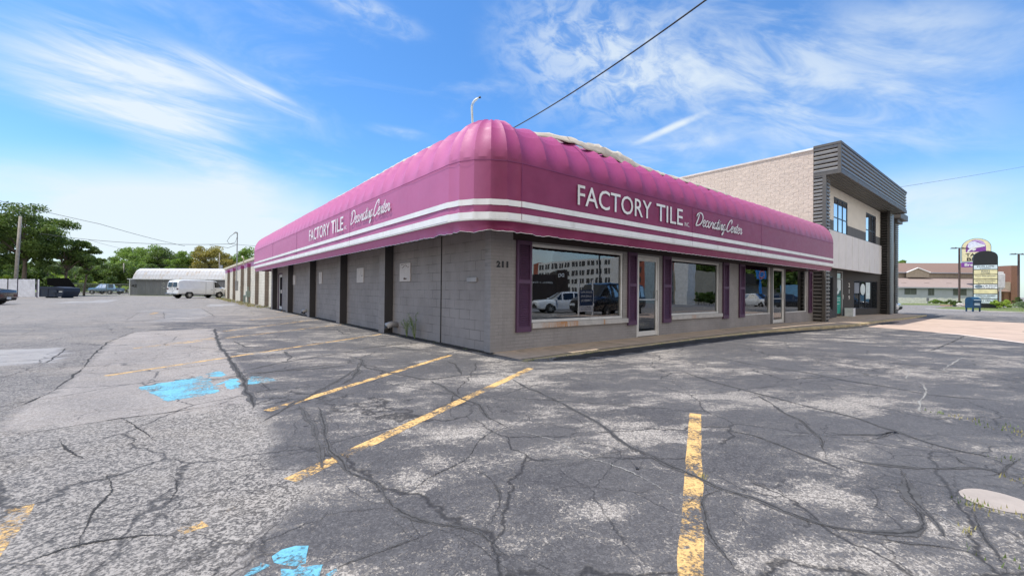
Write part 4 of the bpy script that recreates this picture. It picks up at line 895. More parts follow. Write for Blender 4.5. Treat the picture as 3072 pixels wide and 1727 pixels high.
# recessed ground floor entry
def wall_seg(p0, p1, z0, z1, th, name, m, openings=(), parent=B2):
    p0, p1 = np.array(p0), np.array(p1); L = np.linalg.norm(p1 - p0); u = (p1 - p0) / L; n = np.array([-u[1], u[0]]); mb = MB()
    def bx(a, b, za, zb, t0=0, t1=th): mb.obox((*(p0 + u * a + n * t0), za), (*(u * (b - a)), 0), (*(n * (t1 - t0)), 0), (0, 0, zb - za))
    a = 0
    for oa, ob, za, zb in openings: bx(a, oa, z0, z1); bx(oa, ob, z0, za); bx(oa, ob, zb, z1); a = ob
    bx(a, L, z0, z1); mb.build(name, m, parent); return p0, u, n
def seg_window(P, a, b, z0, z1, nm):
    p0, u, n = P; mb = MB()
    def bx(m_, a_, b_, za, zb, t0, t1): m_.obox((*(p0 + u * a_ + n * t0), za), (*(u * (b_ - a_)), 0), (*(n * (t1 - t0)), 0), (0, 0, zb - za))
    bx(mb, a, b, z0, z0 + .05, .03, .1); bx(mb, a, b, z1 - .05, z1, .03, .1)
    for i in range(nm + 1): xx = a + (b - a - .06) * i / nm; bx(mb, xx, xx + .06, z0 + .05, z1 - .05, .03, .1)
    fr = mb.build('entry_window_frame', DKFR, B2); mb = MB(); bx(mb, a, b, z0 + .02, z1 - .02, .06, .07); mb.build('entry_window_pane', GLASSD, fr)
    def decal(c, r, m_, nme):
        mb2 = MB(); ctr = p0 + u * c[0] - n * .0; mb2.add([(*(p0 + u * (c[0] + r * math.cos(k_ * .2618)) + n * .025), c[1] + r * math.sin(k_ * .2618)) for k_ in range(24)], [tuple(range(24))]); mb2.build(nme, m_, fr)
    return fr, decal, bx
W0 = wall_seg((19.25, -.06), (24.5, .52), -.2, 2.8, .2, 'entry_wall', DKST, [(1.0, 4.0, .36, 2.17)])
fr, dec, _ = seg_window(W0, 1.0, 4.0, .36, 2.17, 3); PALE = mat('pale_blue_decal', (.62, .72, .74), .6); GREYD = mat('grey_decal', (.25, .33, .33), .6)
dec((1.55, 1.5), .3, PALE, 'round_decal'); dec((2.5, 1.55), .34, PALE, 'round_decal')
W1 = wall_seg((26.35, .70), (31.9, -.02), -.2, 2.8, .2, 'entry_wall', DKST, [(1.55, 5.1, .34, 2.07)])
fr, dec, bx = seg_window(W1, 1.55, 5.1, .34, 2.07, 4); dec((2.9, 1.55), .36, PALE, 'round_decal')
mb = MB(); bx(mb, 1.65, 2.35, 1.3, 1.95, .02, .024); mb.build('window_poster', mat('poster_grey', (.22, .25, .3), .7), fr); mb = MB(); bx(mb, 3.35, 4.0, .95, 2.0, .02, .024); mb.build('window_poster', PALE, fr)
text_mesh('219', (0, 0, 0), (1, 0, 0), (0, 0, 1), .1, .1, PALE, None, 'tmp'); bpy.data.objects.remove(bpy.data.objects['tmp'])
p0, u, n = W1
for ch, z in (('2', 1.66), ('1', 1.28), ('9', .9)):
    q = p0 + u * (.75 if ch != '1' else .81) ; text_mesh(ch, (q[0], q[1], z), (u[0], u[1], 0), (0, 0, 1), .2 if ch != '1' else .07, .26, mat('steel_numeral', (.62, .60, .57), .4), B2, 'house_number', depth=.01, bold=.02)
# glass door with poster
mb = MB()
for a, b, za, zb in ((24.5, 24.62, -.1, 2.55), (26.2, 26.35, -.1, 2.8), (24.62, 26.2, 2.5, 2.8), (24.62, 26.2, 2.1, 2.16)): mb.box(a, b, .7, .8, za, zb)
mb.box(24.4, 24.52, .52, .8, -.1, 2.8); DF = mb.build('door_frame', mat('grey_aluminium', (.36, .36, .35), .4, .3), B2)
mb = MB(); mb.box(24.62, 26.2, .74, .75, 0, 2.5); mb.build('door_glass', GLASSD, DF)
TEAL = mat('teal_poster', (.02, .33, .25), .6)
mb = MB(); mb.box(24.75, 26.05, .725, .735, .1, 1.1); mb.box(24.75, 26.05, .725, .735, 1.45, 2.05, 1); mb.box(24.75, 26.05, .725, .735, 1.1, 1.45, 2); mb.box(25.0, 25.9, .72, .7245, .85, .89, 1); mb.box(25.0, 25.9, .72, .7245, .98, 1.02, 1); mb.box(25.0, 25.8, .72, .7245, .65, .68, 1); mb.build('door_poster', [TEAL, PALE, mat('deep_teal', (.02, .12, .11), .6)], DF)
mb = MB(); mb.add([(25.4 + .38 * math.cos(k_ * .3), .718, 1.5 + .27 * math.sin(k_ * .3)) for k_ in range(21)], [tuple(range(21))]); mb.add([(25.4 + .14 * math.cos(k_ * .3), .716, 1.5 + .1 * math.sin(k_ * .3)) for k_ in range(21)], [tuple(range(21))], 1); mb.build('poster_emblem', [PALE, GREYD], DF)
mb = MB(); mb.tube([(26.1, .62, .95), (26.1, .62, 1.2)], .02, 6); mb.build('door_handle', WHT, DF)
mb = MB(); mb.box(19.3, 31.8, 1.2, 1.3, -.2, 2.8); mb.box(19.3, 31.8, -.05, 1.2, 2.59, 2.7); mb.build('entry_ceiling', DKST, B2)
bx_ = MB(); bx_.box(0, .46, 0, .4, 0, .44); bx_.box(-.01, .47, -.01, .41, .44, .48, 0)
o = bx_.build('storage_box', mat('white_plastic_box', (.70, .70, .72), .5)); o.location = (26.0, .12, swz(26)); tag(o, 'small white box standing on the sidewalk beside the 219 entrance', 'box')
# ------------------------------------------------------------------ rear cream block building
CREAM = block_mat('cream_block', (.62, .585, .50), .4064, .2032, .008, 'yz', .6, .45, dashed=False, stain=.18)
CREAM_SHADE = block_mat('cream_block_end', (.24, .20, .17), .4064, .2032, .008, 'xz', .6, .45, dashed=False, stain=.25)  # darker cream copy: shade painted onto the pilasters' street-facing sides
PKB = mat('faded_pink_band', (.58, .27, .46), .6, var=.1, vs=2); CREAMT = mat('cream_trim', (.60, .55, .42), .6)
BR = thing('block_warehouse', 'long cream block building with pilasters and a pink painted band along its top', 'building')
mb = MB(); mb.box(.3, 17, 22.2, 57, -.3, 3.05); mb.build('wall', CREAM, BR)
mb = MB(); mb.box(.296, 17, 22.21, 57.01, 3.051, 3.46); mb.build('pink_band', PKB, BR)
mb = MB(); mb.box(.22, 17.05, 22.205, 57.06, 3.461, 3.66); mb.box(.15, .24, 22.205, 57.06, 3.50, 3.70, 0); mb.build('roof_trim', CREAMT, BR)
for y in (26.24, 30.6, 34.95, 39.28, 45.9, 51.5):
    mb = MB(); mb.box(.06, .295, y, y + .4, -.3, 3.0); mb.box(.058, .294, y - .002, y + .402, 3.001, 3.30, 1); mb.quad((.06, y - .003, -.3), (.295, y - .003, -.3), (.295, y - .003, 3.0), (.06, y - .003, 3.0), 2); pl = mb.build('pilaster', [CREAM, mat('deep_pink_cap', (.30, .05, .18), .6), CREAM_SHADE], BR)
# conduit mast on the wall with weatherhead loop, meters
mb = MB(); mb.tube([(-.22, 39.6, 1.0), (-.22, 39.6, 6.2)], .045, 8); mb.tube([(-.22, 39.6, 6.2), (-.25, 39.5, 6.32), (-.45, 39.3, 6.3), (-.5, 39.25, 6.2)], [.05, .06, .07, .05], 8); mb.box(-.3, -.1, 39.5, 39.75, 1.0, 1.9)
mb.build('service_mast', mat('weathered_conduit', (.30, .31, .32), .5, .4), BR)
mb = MB(); mb.tube([(-.5, 39.25, 6.2), (-.8, 39.4, 5.9), (-1.0, 39.6, 5.5), (-.8, 39.6, 5.25), (-.4, 39.5, 5.4), (-.25, 39.5, 5.9)], .02, 5); mb.tube([(-.3, 39.5, 5.2), (-.9, 39.9, 4.9), (-1.6, 40.4, 5.05), (-2.2, 41, 5.15)], .018, 5); mb.build('drip_loop', WIRE, BR)
mb = MB(); mb.tube([(-.1, 35.9, 3.2), (-.1, 35.9, 3.75), (-.2, 35.6, 3.9), (-.3, 35.2, 3.9), (-.3, 34.9, 3.75)], .04, 6); mb.build('vent_pipe', CREAMT, BR)
mb = MB(); mb.tube([(-.25, 31.7, 0), (-.25, 31.7, 1.35)], .04, 6); mb.build('riser_pipe', mat('meter_grey', (.22, .27, .24), .6), BR); mb = MB(); mb.tube([(-.2, 32.2, 0), (-.2, 32.2, .95)], .05, 6); mb.build('riser_pipe', mat('meter_grey', (.22, .27, .24), .6), BR); mb = MB(); mb.tube([(-.3, 32.9, 0), (-.3, 32.9, .65), (-.3, 33.6, .65), (-.3, 33.6, 0)], .05, 6); mb.build('gas_pipe', mat('meter_grey', (.22, .27, .24), .6), BR); mb = MB(); mb.box(-.4, -.12, 31.35, 31.75, .55, 1.0); mb.build('gas_meter', mat('meter_grey', (.22, .27, .24), .6), BR)

# ------------------------------------------------------------------ car builder
TYRE = mat('tyre_rubber', (.018, .018, .018), .85); RIM = mat('alloy_rim', (.50, .50, .50), .35, .7); CHR = mat('chrome_trim', (.6, .6, .6), .2, .9); REDL = mat('red_lamp', (.07, .01, .014), .3); HLAMP = mat('clear_lamp', (.65, .68, .7), .15); UNDER = mat('underbody_black', (.01, .01, .01), .9); PLATE = mat('number_plate', (.6, .62, .62), .5)
def wheel(parent, x, y, r, w_):
    mb = MB(); s_ = 1 if y > 0 else -1; prof = [(.55 * r, 0), (.62 * r, .02), (.9 * r, .0), (r, .05), (r, w_ - .03), (.9 * r, w_)]
    rows = [[(x + rr * math.cos(a), y - s_ * dd, r + rr * math.sin(a)) for rr, dd in prof] for a in np.linspace(0, 2 * math.pi, 25)]
    mb.grid(rows); t_ = mb.build('wheel', TYRE, parent, smooth=True)
    mb = MB(); n = 24; yy = y - s_ * .03
    mb.add([(x + .56 * r * math.cos(a), yy, r + .56 * r * math.sin(a)) for a in np.linspace(0, 2 * math.pi, n, endpoint=False)], [tuple(range(n))], 1)
    for k_ in range(6):
        a = k_ * math.pi / 3 + .3; c_, s2 = math.cos(a), math.sin(a); wd = .10 * r
        pts = [(x + c_ * .1 * r - s2 * wd, yy + s_ * .012, r + s2 * .1 * r + c_ * wd), (x + c_ * .1 * r + s2 * wd, yy + s_ * .012, r + s2 * .1 * r - c_ * wd), (x + c_ * .56 * r + s2 * wd * .7, yy + s_ * .02, r + s2 * .56 * r - c_ * wd * .7), (x + c_ * .56 * r - s2 * wd * .7, yy + s_ * .02, r + s2 * .56 * r + c_ * wd * .7)]
        mb.add(pts, [(0, 1, 2, 3)])
    mb.cyl((x, yy, r), (0, s_, 0), .14 * r, .02, 12); ring = [[(x + q * r * math.cos(a), yy + s_ * .02, r + q * r * math.sin(a)) for q in (.5, .58)] for a in np.linspace(0, 2 * math.pi, 25)]; mb.grid(ring)
    mb.build('rim', [RIM, UNDER], t_)
def car(name, label, cat, loc, rz, paint, st, wheels, glass, r=.33, W_=.9, group=None, tail=True, extras=()):
    """st: list of (x, z_bottom, z_belt, z_top, halfwidth_belt, halfwidth_top); glass: index ranges of stations with side windows. nose at +x"""
    root = thing(name, label, cat, loc, rz, group); mb = MB(); mg = MB()
    def ring(q):
        x, zb, zl, zt, wb, wt = q; zm = zb + (zl - zb) * .5
        L = [(0, zb), (wb * .86, zb), (wb * .97, zb + .08), (wb * 1.0, zm), (wb * .985, zl - .06), (wb * .95, zl)]
        if zt > zl + .12: L += [(wt + (wb * .95 - wt) * .06, zt - .07), (wt * .93, zt - .015), (wt * .6, zt + .01), (0, zt + .02)]
        else: L += [(wb * .92, zl + (zt - zl) * .4), (wb * .85, zl + (zt - zl) * .75), (wb * .5, zt), (0, zt + .012)]
        return L
    rg = [ring(q) for q in st]
    for i in range(len(st) - 1):
        for s_ in (1, -1):
            for j in range(9):
                pts = [(st[i][0], s_ * rg[i][j][0], rg[i][j][1]), (st[i + 1][0], s_ * rg[i + 1][j][0], rg[i + 1][j][1]), (st[i + 1][0], s_ * rg[i + 1][j + 1][0], rg[i + 1][j + 1][1]), (st[i][0], s_ * rg[i][j + 1][0], rg[i][j + 1][1])]
                screen = i in glass.get('screen', ()) and j in (6, 7, 8); side = i in glass.get('side', ()) and j == 5
                if screen: mg.add(pts, [(0, 1, 2, 3)])
                else: mb.add(pts, [(0, 1, 2, 3)], 1 if j == 0 else 0)
                if side:
                    c_ = np.mean(pts, axis=0); pp = [tuple(np.array(p_) * .88 + c_ * .12 + np.array([0, s_ * .008, 0])) for p_ in pts]; mg.add(pp, [(0, 1, 2, 3)])
    for e in (0, -1):
        R__ = rg[e]; x = st[e][0]
        mb.add([(x, q[0], q[1]) for q in R__] + [(x, -q[0], q[1]) for q in R__[::-1][1:-1]], [tuple(range(18))])
    o = mb.build('body', [paint, UNDER], root); bmx = bmesh.new(); bmx.from_mesh(o.data); bmesh.ops.remove_doubles(bmx, verts=bmx.verts, dist=.003); bmesh.ops.recalc_face_normals(bmx, faces=bmx.faces); bmx.to_mesh(o.data); bmx.free()
    for p_ in o.data.polygons: p_.use_smooth = True
    o.data.set_sharp_from_angle(angle=R_(28))
    if mg.f: mg.build('window', CARGLASS, root)
    for x in wheels:
        for s_ in (1, -1):
            mb = MB(); n = 20; yy = s_ * (W_ + .004); mb.add([(x + (r + .09) * math.cos(a), yy, max(.2, r + (r + .09) * math.sin(a))) for a in np.linspace(0, 2 * math.pi, n, endpoint=False)], [tuple(range(n))]); mb.build('wheel_arch', UNDER, root)
            wheel(root, x, s_ * (W_ + .055), r, .26)
    x0, x1 = st[0][0], st[-1][0]
    for s_ in (1, -1):
        zl = st[0][2]; mb = MB(); mb.box(x0 - .012, x0 + .1, min(s_ * (st[0][4] - .28), s_ * (st[0][4] + .0)), max(s_ * (st[0][4] - .28), s_ * (st[0][4] + .0)), zl - .22, zl - .05); mb.build('tail_light', REDL, root, bevel=.01)
        zl = st[-1][2]; mb = MB(); mb.box(x1 - .15, x1 + .015, min(s_ * (st[-1][4] - .38), s_ * (st[-1][4] - .02)), max(s_ * (st[-1][4] - .38), s_ * (st[-1][4] - .02)), zl - .2, zl - .06); mb.build('headlight', HLAMP, root, bevel=.01)
        k_ = glass.get('mirror'); 
        if k_: mb = MB(); a, b = sorted((s_ * (W_ + .0), s_ * (W_ + .2))); mb.box(k_ - .08, k_ + .08, a, b, st[len(st) // 2][2] + .0, st[len(st) // 2][2] + .14); mb.build('mirror', paint, root, bevel=.02)
    mb = MB(); mb.box(x0 - .02, x0, -.17, .17, st[0][2] - .38, st[0][2] - .22); mb.build('number_plate', PLATE, root)
    mb = MB(); mb.box(x1 - .02, x1 + .012, -.45, .45, st[-1][2] - .28, st[-1][2] - .08); mb.box(x1 - .02, x1 + .016, -.6, .6, st[-1][1] + .02, st[-1][1] + .16); mb.build('grille', UNDER, root)
    return root
def carpaint(n, c, rough=.25): return mat(n, c, rough, 0, var=.03, vs=2, coat=.8)
WPAINT = carpaint('white_car_paint', (.74, .76, .78)); VANP = mat('white_van_paint', (.70, .72, .74), .35, var=.04, vs=2, coat=.4, dirt=((.5, .48, .44), .35), ds=1.2); BLKP = carpaint('black_car_paint', (.012, .012, .016)); MARP = carpaint('dark_maroon_paint', (.022, .010, .014)); BLUP = carpaint('steel_blue_paint', (.07, .16, .26))
sedan = [(-2.35, .42, .72, .80, .70, .6), (-2.28, .28, .86, .96, .84, .7), (-1.75, .22, .93, 1.02, .9, .72), (-1.45, .22, .95, 1.06, .91, .66), (-.75, .2, .96, 1.42, .92, .6), (.0, .2, .96, 1.46, .92, .62), (.45, .2, .95, 1.40, .92, .62), (1.1, .2, .93, 1.0, .91, .66), (1.7, .22, .86, .93, .9, .7), (2.2, .26, .74, .80, .82, .66), (2.38, .36, .62, .68, .66, .5)]
SG = {'side': (3, 4, 5, 6), 'screen': (3, 6), 'mirror': .95}
wag = [(-2.3, .4, .95, 1.05, .8, .68), (-2.2, .3, 1.02, 1.5, .86, .62), (-1.6, .25, 1.04, 1.64, .91, .66), (-.6, .25, 1.04, 1.68, .92, .68), (.3, .25, 1.03, 1.64, .92, .66), (1.15, .25, 1.02, 1.08, .91, .68), (1.75, .27, .98, 1.02, .9, .7), (2.25, .3, .86, .93, .84, .66), (2.4, .38, .74, .80, .7, .5)]
WG = {'side': (1, 2, 3, 4), 'screen': (0, 4), 'mirror': .95}
van = [(-2.95, .55, 1.22, 1.3, .93, .85), (-2.9, .52, 1.22, 1.85, .97, .84), (-2.76, .5, 1.22, 2.05, .99, .8), (-2.3, .5, 1.22, 2.12, 1.0, .8), (0, .42, 1.22, 2.14, 1.0, .8), (1.2, .42, 1.22, 2.1, 1.0, .79), (1.55, .42, 1.22, 2.02, 1.0, .78), (2.15, .42, 1.22, 1.36, .98, .74), (2.75, .42, 1.08, 1.18, .95, .7), (2.95, .45, .95, 1.05, .88, .6)]
rx = math.radians(33); cvx, cvy = -3.3 + 1.78 * math.cos(rx) - .98 * math.sin(rx), 54.4 + 1.78 * math.sin(rx) + .98 * math.cos(rx)
VGL = mat('van_tinted_glass', (.03, .038, .045), .15)
V = car('cargo_van', 'white cargo van with two rear door windows parked across the end of the lot', 'van', (cvx, cvy, 0), rx, VANP, van, (-1.78, 1.75), {'side': (5, 6), 'screen': (6,)}, r=.38, W_=.985)
mb = MB()
for a, b in ((-.72, -.1), (.1, .72)):   # rear windows: slightly proud panes following the raked doors
    mb.add([(-3.0, a, 1.3), (-3.0, b, 1.3), (-2.93, b * .96, 1.82), (-2.93, a * .96, 1.82)], [(0, 1, 2, 3)])
mb.build('rear_window', VGL, V)
for s_ in (1, -1):
    mb = MB(); mb.prism([(1.28, 1.3), (2.02, 1.3), (1.55, 1.88), (1.28, 1.9)], (0, 0, 0), (1, 0, 0), (0, -.13 * s_, 1), (0, s_, 0), 1.165, 1.18); mb.build('side_window', CARGLASS, V)
mb = MB(); mb.box(-3.12, -2.9, -.95, .95, .45, .62); mb.build('rear_bumper', CHR, V, bevel=.02)
mb = MB(); mb.box(-2.96, -2.94, -.008, .008, .62, 1.9); mb.build('door_seam', UNDER, V)
for x in (.1, 1.0, 1.15, 2.1): mb = MB(); mb.box(x, x + .014, -1.0025, -.992, .5, 1.95 if x < 1.5 else 1.2); mb.build('door_seam', UNDER, V)
for x in (.75, 1.2): mb = MB(); mb.box(x, x + .15, -1.012, -.998, 1.0, 1.05); mb.build('door_handle', BLK, V)
# dark sedan cut by the left edge
p = view(27, 27.5); hd = R_(160); car('parked_car', 'dark maroon sedan cut off by the left edge of the picture, tail towards the lot', 'car', (p[0] + 2.35 * math.cos(hd), p[1] + 2.35 * math.sin(hd), 0), hd, MARP, sedan, (-1.4, 1.42), SG)
# car beyond the fence
truck = [(-2.7, .55, .92, .98, .84, .8), (-2.65, .5, .98, 1.04, .88, .84), (-1.0, .5, 1.0, 1.06, .9, .84), (-.95, .5, 1.02, 1.70, .9, .66), (-.2, .5, 1.02, 1.78, .9, .66), (.25, .5, 1.02, 1.74, .9, .66), (.95, .5, 1.0, 1.1, .9, .7), (2.1, .5, .95, 1.02, .88, .7), (2.3, .55, .85, .9, .8, .6)]
p = view(316, 72); car('pickup_truck', 'blue pickup truck behind the chain-link fence', 'truck', (p[0], p[1], 0), R_(138), BLUP, truck, (-1.7, 1.45), {'side': (3, 4, 5), 'screen': (2, 5)}, r=.36, W_=.87)
# white car behind the office building
car('parked_car', 'white sedan mostly hidden behind the right column of the office building', 'car', (36.4, 2.05, -.15), R_(-90), WPAINT, sedan, (-1.4, 1.42), SG)

# ------------------------------------------------------------------ picket enclosure and dumpster
PICK = mat('white_picket_paint', (.66, .68, .74), .7, var=.1, vs=3, dirt=((.45, .45, .46), .5), ds=2)
GP = thing('picket_fence', 'white wooden picket enclosure beside the blue dumpster', 'fence')
fd = 45.5; fr0 = np.array(view(-75, fd)); fr1 = np.array(view(116, fd)); u = (fr1 - fr0) / np.linalg.norm(fr1 - fr0); nn = np.array([-u[1], u[0]]); L = np.linalg.norm(fr1 - fr0)
gap = [view(q, fd) for q in (23, 53, 110)]; gd = [float((np.array(q) - fr0) @ u) for q in gap]
mb = MB(); a = 0
while a < L:
    if not any(abs(a + .07 - g_) < .13 for g_ in gd):
        h = 1.98 + rng.uniform(-.02, .02); q = fr0 + u * a; w_ = .135
        mb.prism([(0, .05), (w_, .05), (w_, h - .07), (w_ / 2, h), (0, h - .07)], (*q, 0), (*u, 0), (0, 0, 1), (*nn, 0), 0, .025)
    a += .15
mb.build('pickets', PICK, GP); mb = MB()
for g_ in gd: q = fr0 + u * (g_ - .05); mb.obox((*(q + nn * .03), 0), (*(u * .1), 0), (*(nn * .1), 0), (0, 0, 1.95))
for z in (.4, 1.0, 1.6): mb.obox((*(fr0 + nn * .03), z), (*(u * L), 0), (*(nn * .04), 0), (0, 0, .09))
mb.build('posts', mat('grey_wood_post', (.10, .09, .13), .8), GP)
DB = mat('navy_dumpster_paint', (.008, .018, .042), .6, var=.2, vs=3, dirt=((.03, .03, .035), .6), ds=2)
p = view(119, 44.5); DM = thing('dumpster', 'navy blue dumpster with its black lid thrown open', 'dumpster', (p[0], p[1], 0), math.atan2(u[1], u[0])); DM.scale = (1.04, 1, 1)
mb = MB(); mb.prism([(0, .12), (2.2, .12), (2.45, .7), (2.45, 1.05), (1.6, 1.2), (0, 1.2)], (0, 0, 0), (1, 0, 0), (0, 0, 1), (0, 1, 0), 0, 1.7); mb.box(.1, 2.4, -.05, -.001, .95, 1.05); mb.box(1.25, 1.85, -.12, -.0015, .55, .85)
for x in (.3, 1.9): mb.box(x, x + .15, .3, 1.4, 0, .12)
for x in (.0, .8, 1.6): mb.box(x, x + .07, -.04, -.001, .15, .95)
mb.build('bin', DB, DM)
mb = MB(); mb.prism([(-.9, 2.1), (1.3, 2.15), (2.1, 1.12), (.0, 1.2), (-.9, 1.35)], (0, 1.55, 0), (1, 0, 0), (0, 0, 1), (0, 1, 0), 0, .05); mb.build('lid', mat('black_lid', (.003, .003, .003), .8, spec=.1), DM)
mb = MB(); mb.box(1.95, 2.3, -.0055, -.0015, .62, .72); mb.build('decal', PLATE, DM)

# ------------------------------------------------------------------ shed with white rusty roof
SH = thing('metal_shed', 'grey ribbed shed with a rusty white metal roof and the number 42 on its wall', 'shed')
a_ = np.array(view(391, 65.5)); b_ = np.array(view(740, 62.5)); u = (b_ - a_) / np.linalg.norm(b_ - a_); n = np.array([-u[1], u[0]]); L = np.linalg.norm(b_ - a_)
def obx(m_, a, b, t0, t1, z0, z1, mi=0): m_.obox((*(a_ + u * a + n * t0), z0), (*(u * (b - a)), 0), (*(n * (t1 - t0)), 0), (0, 0, z1 - z0), mi)
GSH = mat('grey_shed_metal', (.21, .215, .25), .6, var=.08, vs=.8, dirt=((.30, .30, .30), .5), ds=.7)
mb = MB(); obx(mb, 0, L, 0, 9, -.1, 2.55)
for i in range(int(L / .3)): obx(mb, i * .3, i * .3 + .05, -.03, -.001, 0, 2.5)
mb.build('wall', GSH, SH)
RST, t, p_ = newmat('rusty_white_roof'); P = geo_pos(t); rf = t.ramp(t.noise(t.vmath('MULTIPLY', P, (1.2, 1.2, .5)), 1.3, 6, .7), .48, .7, 0, .8)
t.put(p_.inputs['Base Color'], t.mix(rf, (.52, .53, .55, 1), (.44, .36, .27, 1))); p_.inputs['Roughness'].default_value = .55
mb = MB(); P4 = lambda a, tt, z: (*(a_ + u * a + n * tt), z)
prof = [(-.35, 2.52), (-.1, 3.2), (.25, 3.8), (.8, 4.15), (3.5, 4.3), (9.2, 2.6)]
mb.grid([[P4(a, tt, z) for tt, z in prof] for a in (.75, L)]); mb.add([P4(.75, tt, z) for tt, z in prof], [tuple(range(6))])
for i in range(1, int((L - .6) / .6)):
    for q in range(3): mb.quad(P4(.55 + i * .6, prof[q][0], prof[q][1] + .05), P4(.6 + i * .6, prof[q][0], prof[q][1] + .05), P4(.6 + i * .6, prof[q + 1][0], prof[q + 1][1] + .05), P4(.55 + i * .6, prof[q + 1][0], prof[q + 1][1] + .05))
mb.build('roof', RST, SH)
mb = MB(); obx(mb, -.1, L, -.42, -.32, 2.42, 2.56); obx(mb, -.1, .05, -.1, .0, 0, 2.5); mb.build('gutter', mat('white_gutter', (.62, .64, .66), .5), SH)
q = a_ + u * .25 - n * .04; text_mesh('42', (q[0], q[1], 1.25), (u[0], u[1], 0), (0, 0, 1), 1.0, .42, BLK, SH, 'shed_number', bold=.03, depth=.02)
mb = MB()
for i in range(22): aa = 5.6 + rng.uniform(0, 2.6); zz = 1.0 + rng.uniform(0, 1.0); obx(mb, aa, aa + .12, -.036, -.032, zz, zz + .08)
mb.build('paint_marks', PLATE, SH)

# ------------------------------------------------------------------ chain-link fence
FEN = mat('dull_fence_wire', (.22, .24, .22), .6, .3)
CF = thing('chain_link_fence', 'low chain-link fence in front of the bushes behind the lot', 'fence')
f0 = np.array(view(175, 63)); f1 = np.array(view(388, 68)); u = (f1 - f0) / np.linalg.norm(f1 - f0); L = np.linalg.norm(f1 - f0)
for a in np.arange(0, L + .1, 2.6): q = f0 + u * a; mb = MB(); mb.tube([(q[0], q[1], 0), (q[0], q[1], 1.75)], .035, 6); mb.build('post', FEN, CF)
mb = MB(); mb.tube([(*f0, 1.7), (*f1, 1.7)], .025, 5); mb.build('top_rail', FEN, CF); mb = MB(); H = 1.6; a = -H
while a < L:
    for s_ in (0, 1):
        x0_, x1_ = (a, a + H) if s_ == 0 else (a + H, a); c0, c1 = np.clip([x0_, x1_], 0, L); 
        if abs(c1 - c0) > .2:
            z0 = .08 + abs(c0 - x0_); z1 = .08 + H - abs(x1_ - c1); p0, p1 = f0 + u * c0, f0 + u * c1; mb.tube([(*p0, z0), (*p1, z1)], .007, 3, cap=False)
    a += .16
mb.build('mesh_wire', FEN, CF)

# ------------------------------------------------------------------ trees
BARK = mat('bark', (.12, .095, .075), .95, var=.25, vs=4, bump=.6, bs=12)
def leafmat(n, c1, c2):
    m, t, p = newmat(n); P = geo_pos(t); f = t.ramp(t.noise(P, .9, 4, .6), .35, .65); r_ = t.n.new('ShaderNodeObjectInfo').outputs['Random']
    t.put(p.inputs['Base Color'], t.mix(f, c4(c1), c4(c2))); p.inputs['Roughness'].default_value = .6
    tr = t.n.new('ShaderNodeBsdfTranslucent'); t.put(tr.inputs[0], t.mix(f, [x * 1.3 for x in c1] + [1], [x * 1.5 for x in c2] + [1])); mx = t.n.new('ShaderNodeMixShader'); mx.inputs[0].default_value = .3
    t.l.new(p.outputs[0], mx.inputs[1]); t.l.new(tr.outputs[0], mx.inputs[2]); t.l.new(mx.outputs[0], t.n['Material Output'].inputs[0]); return m
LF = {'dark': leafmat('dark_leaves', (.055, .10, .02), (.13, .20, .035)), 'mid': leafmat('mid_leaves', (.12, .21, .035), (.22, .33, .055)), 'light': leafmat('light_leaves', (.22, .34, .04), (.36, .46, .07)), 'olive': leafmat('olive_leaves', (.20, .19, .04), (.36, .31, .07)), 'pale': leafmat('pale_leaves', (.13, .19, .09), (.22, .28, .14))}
def leaf_quads(cent, rad, n, size, flat_=.6):
    """leaf cards around clump centres"""
    cent = np.array(cent); rad = np.array(rad); k_ = nrg.integers(0, len(cent), n); d = nrg.normal(size=(n, 3)); d /= np.linalg.norm(d, axis=1)[:, None]
    rr = nrg.random(n) ** .45; c = cent[k_] + d * (rad[k_] * rr)[:, None] * np.array([1, 1, flat_])
    a = nrg.normal(size=(n, 3)); a /= np.linalg.norm(a, axis=1)[:, None]; b = np.cross(a, nrg.normal(size=(n, 3))); b /= np.linalg.norm(b, axis=1)[:, None]
    s_ = size * nrg.uniform(.6, 1.3, n)[:, None]; a *= s_; b *= s_ * .7
    V = np.stack([c - a, c + b * .8, c + a, c - b * .8], 1).reshape(-1, 3); F = np.arange(4 * n).reshape(-1, 4); return V, F
def mesh_np(name, V, F, m, parent):
    me = bpy.data.meshes.new(name); me.vertices.add(len(V)); me.vertices.foreach_set('co', V.astype(np.float32).ravel()); me.loops.add(F.size); me.loops.foreach_set('vertex_index', F.ravel().astype(np.int32)); me.polygons.add(len(F)); me.polygons.foreach_set('loop_start', np.arange(0, F.size, 4, dtype=np.int32)); me.polygons.foreach_set('loop_total', np.full(len(F), 4, np.int32)); me.materials.append(m); me.update(calc_edges=True); me.validate()
    o = bpy.data.objects.new(name, me); COL.objects.link(o); o.parent = parent; return o
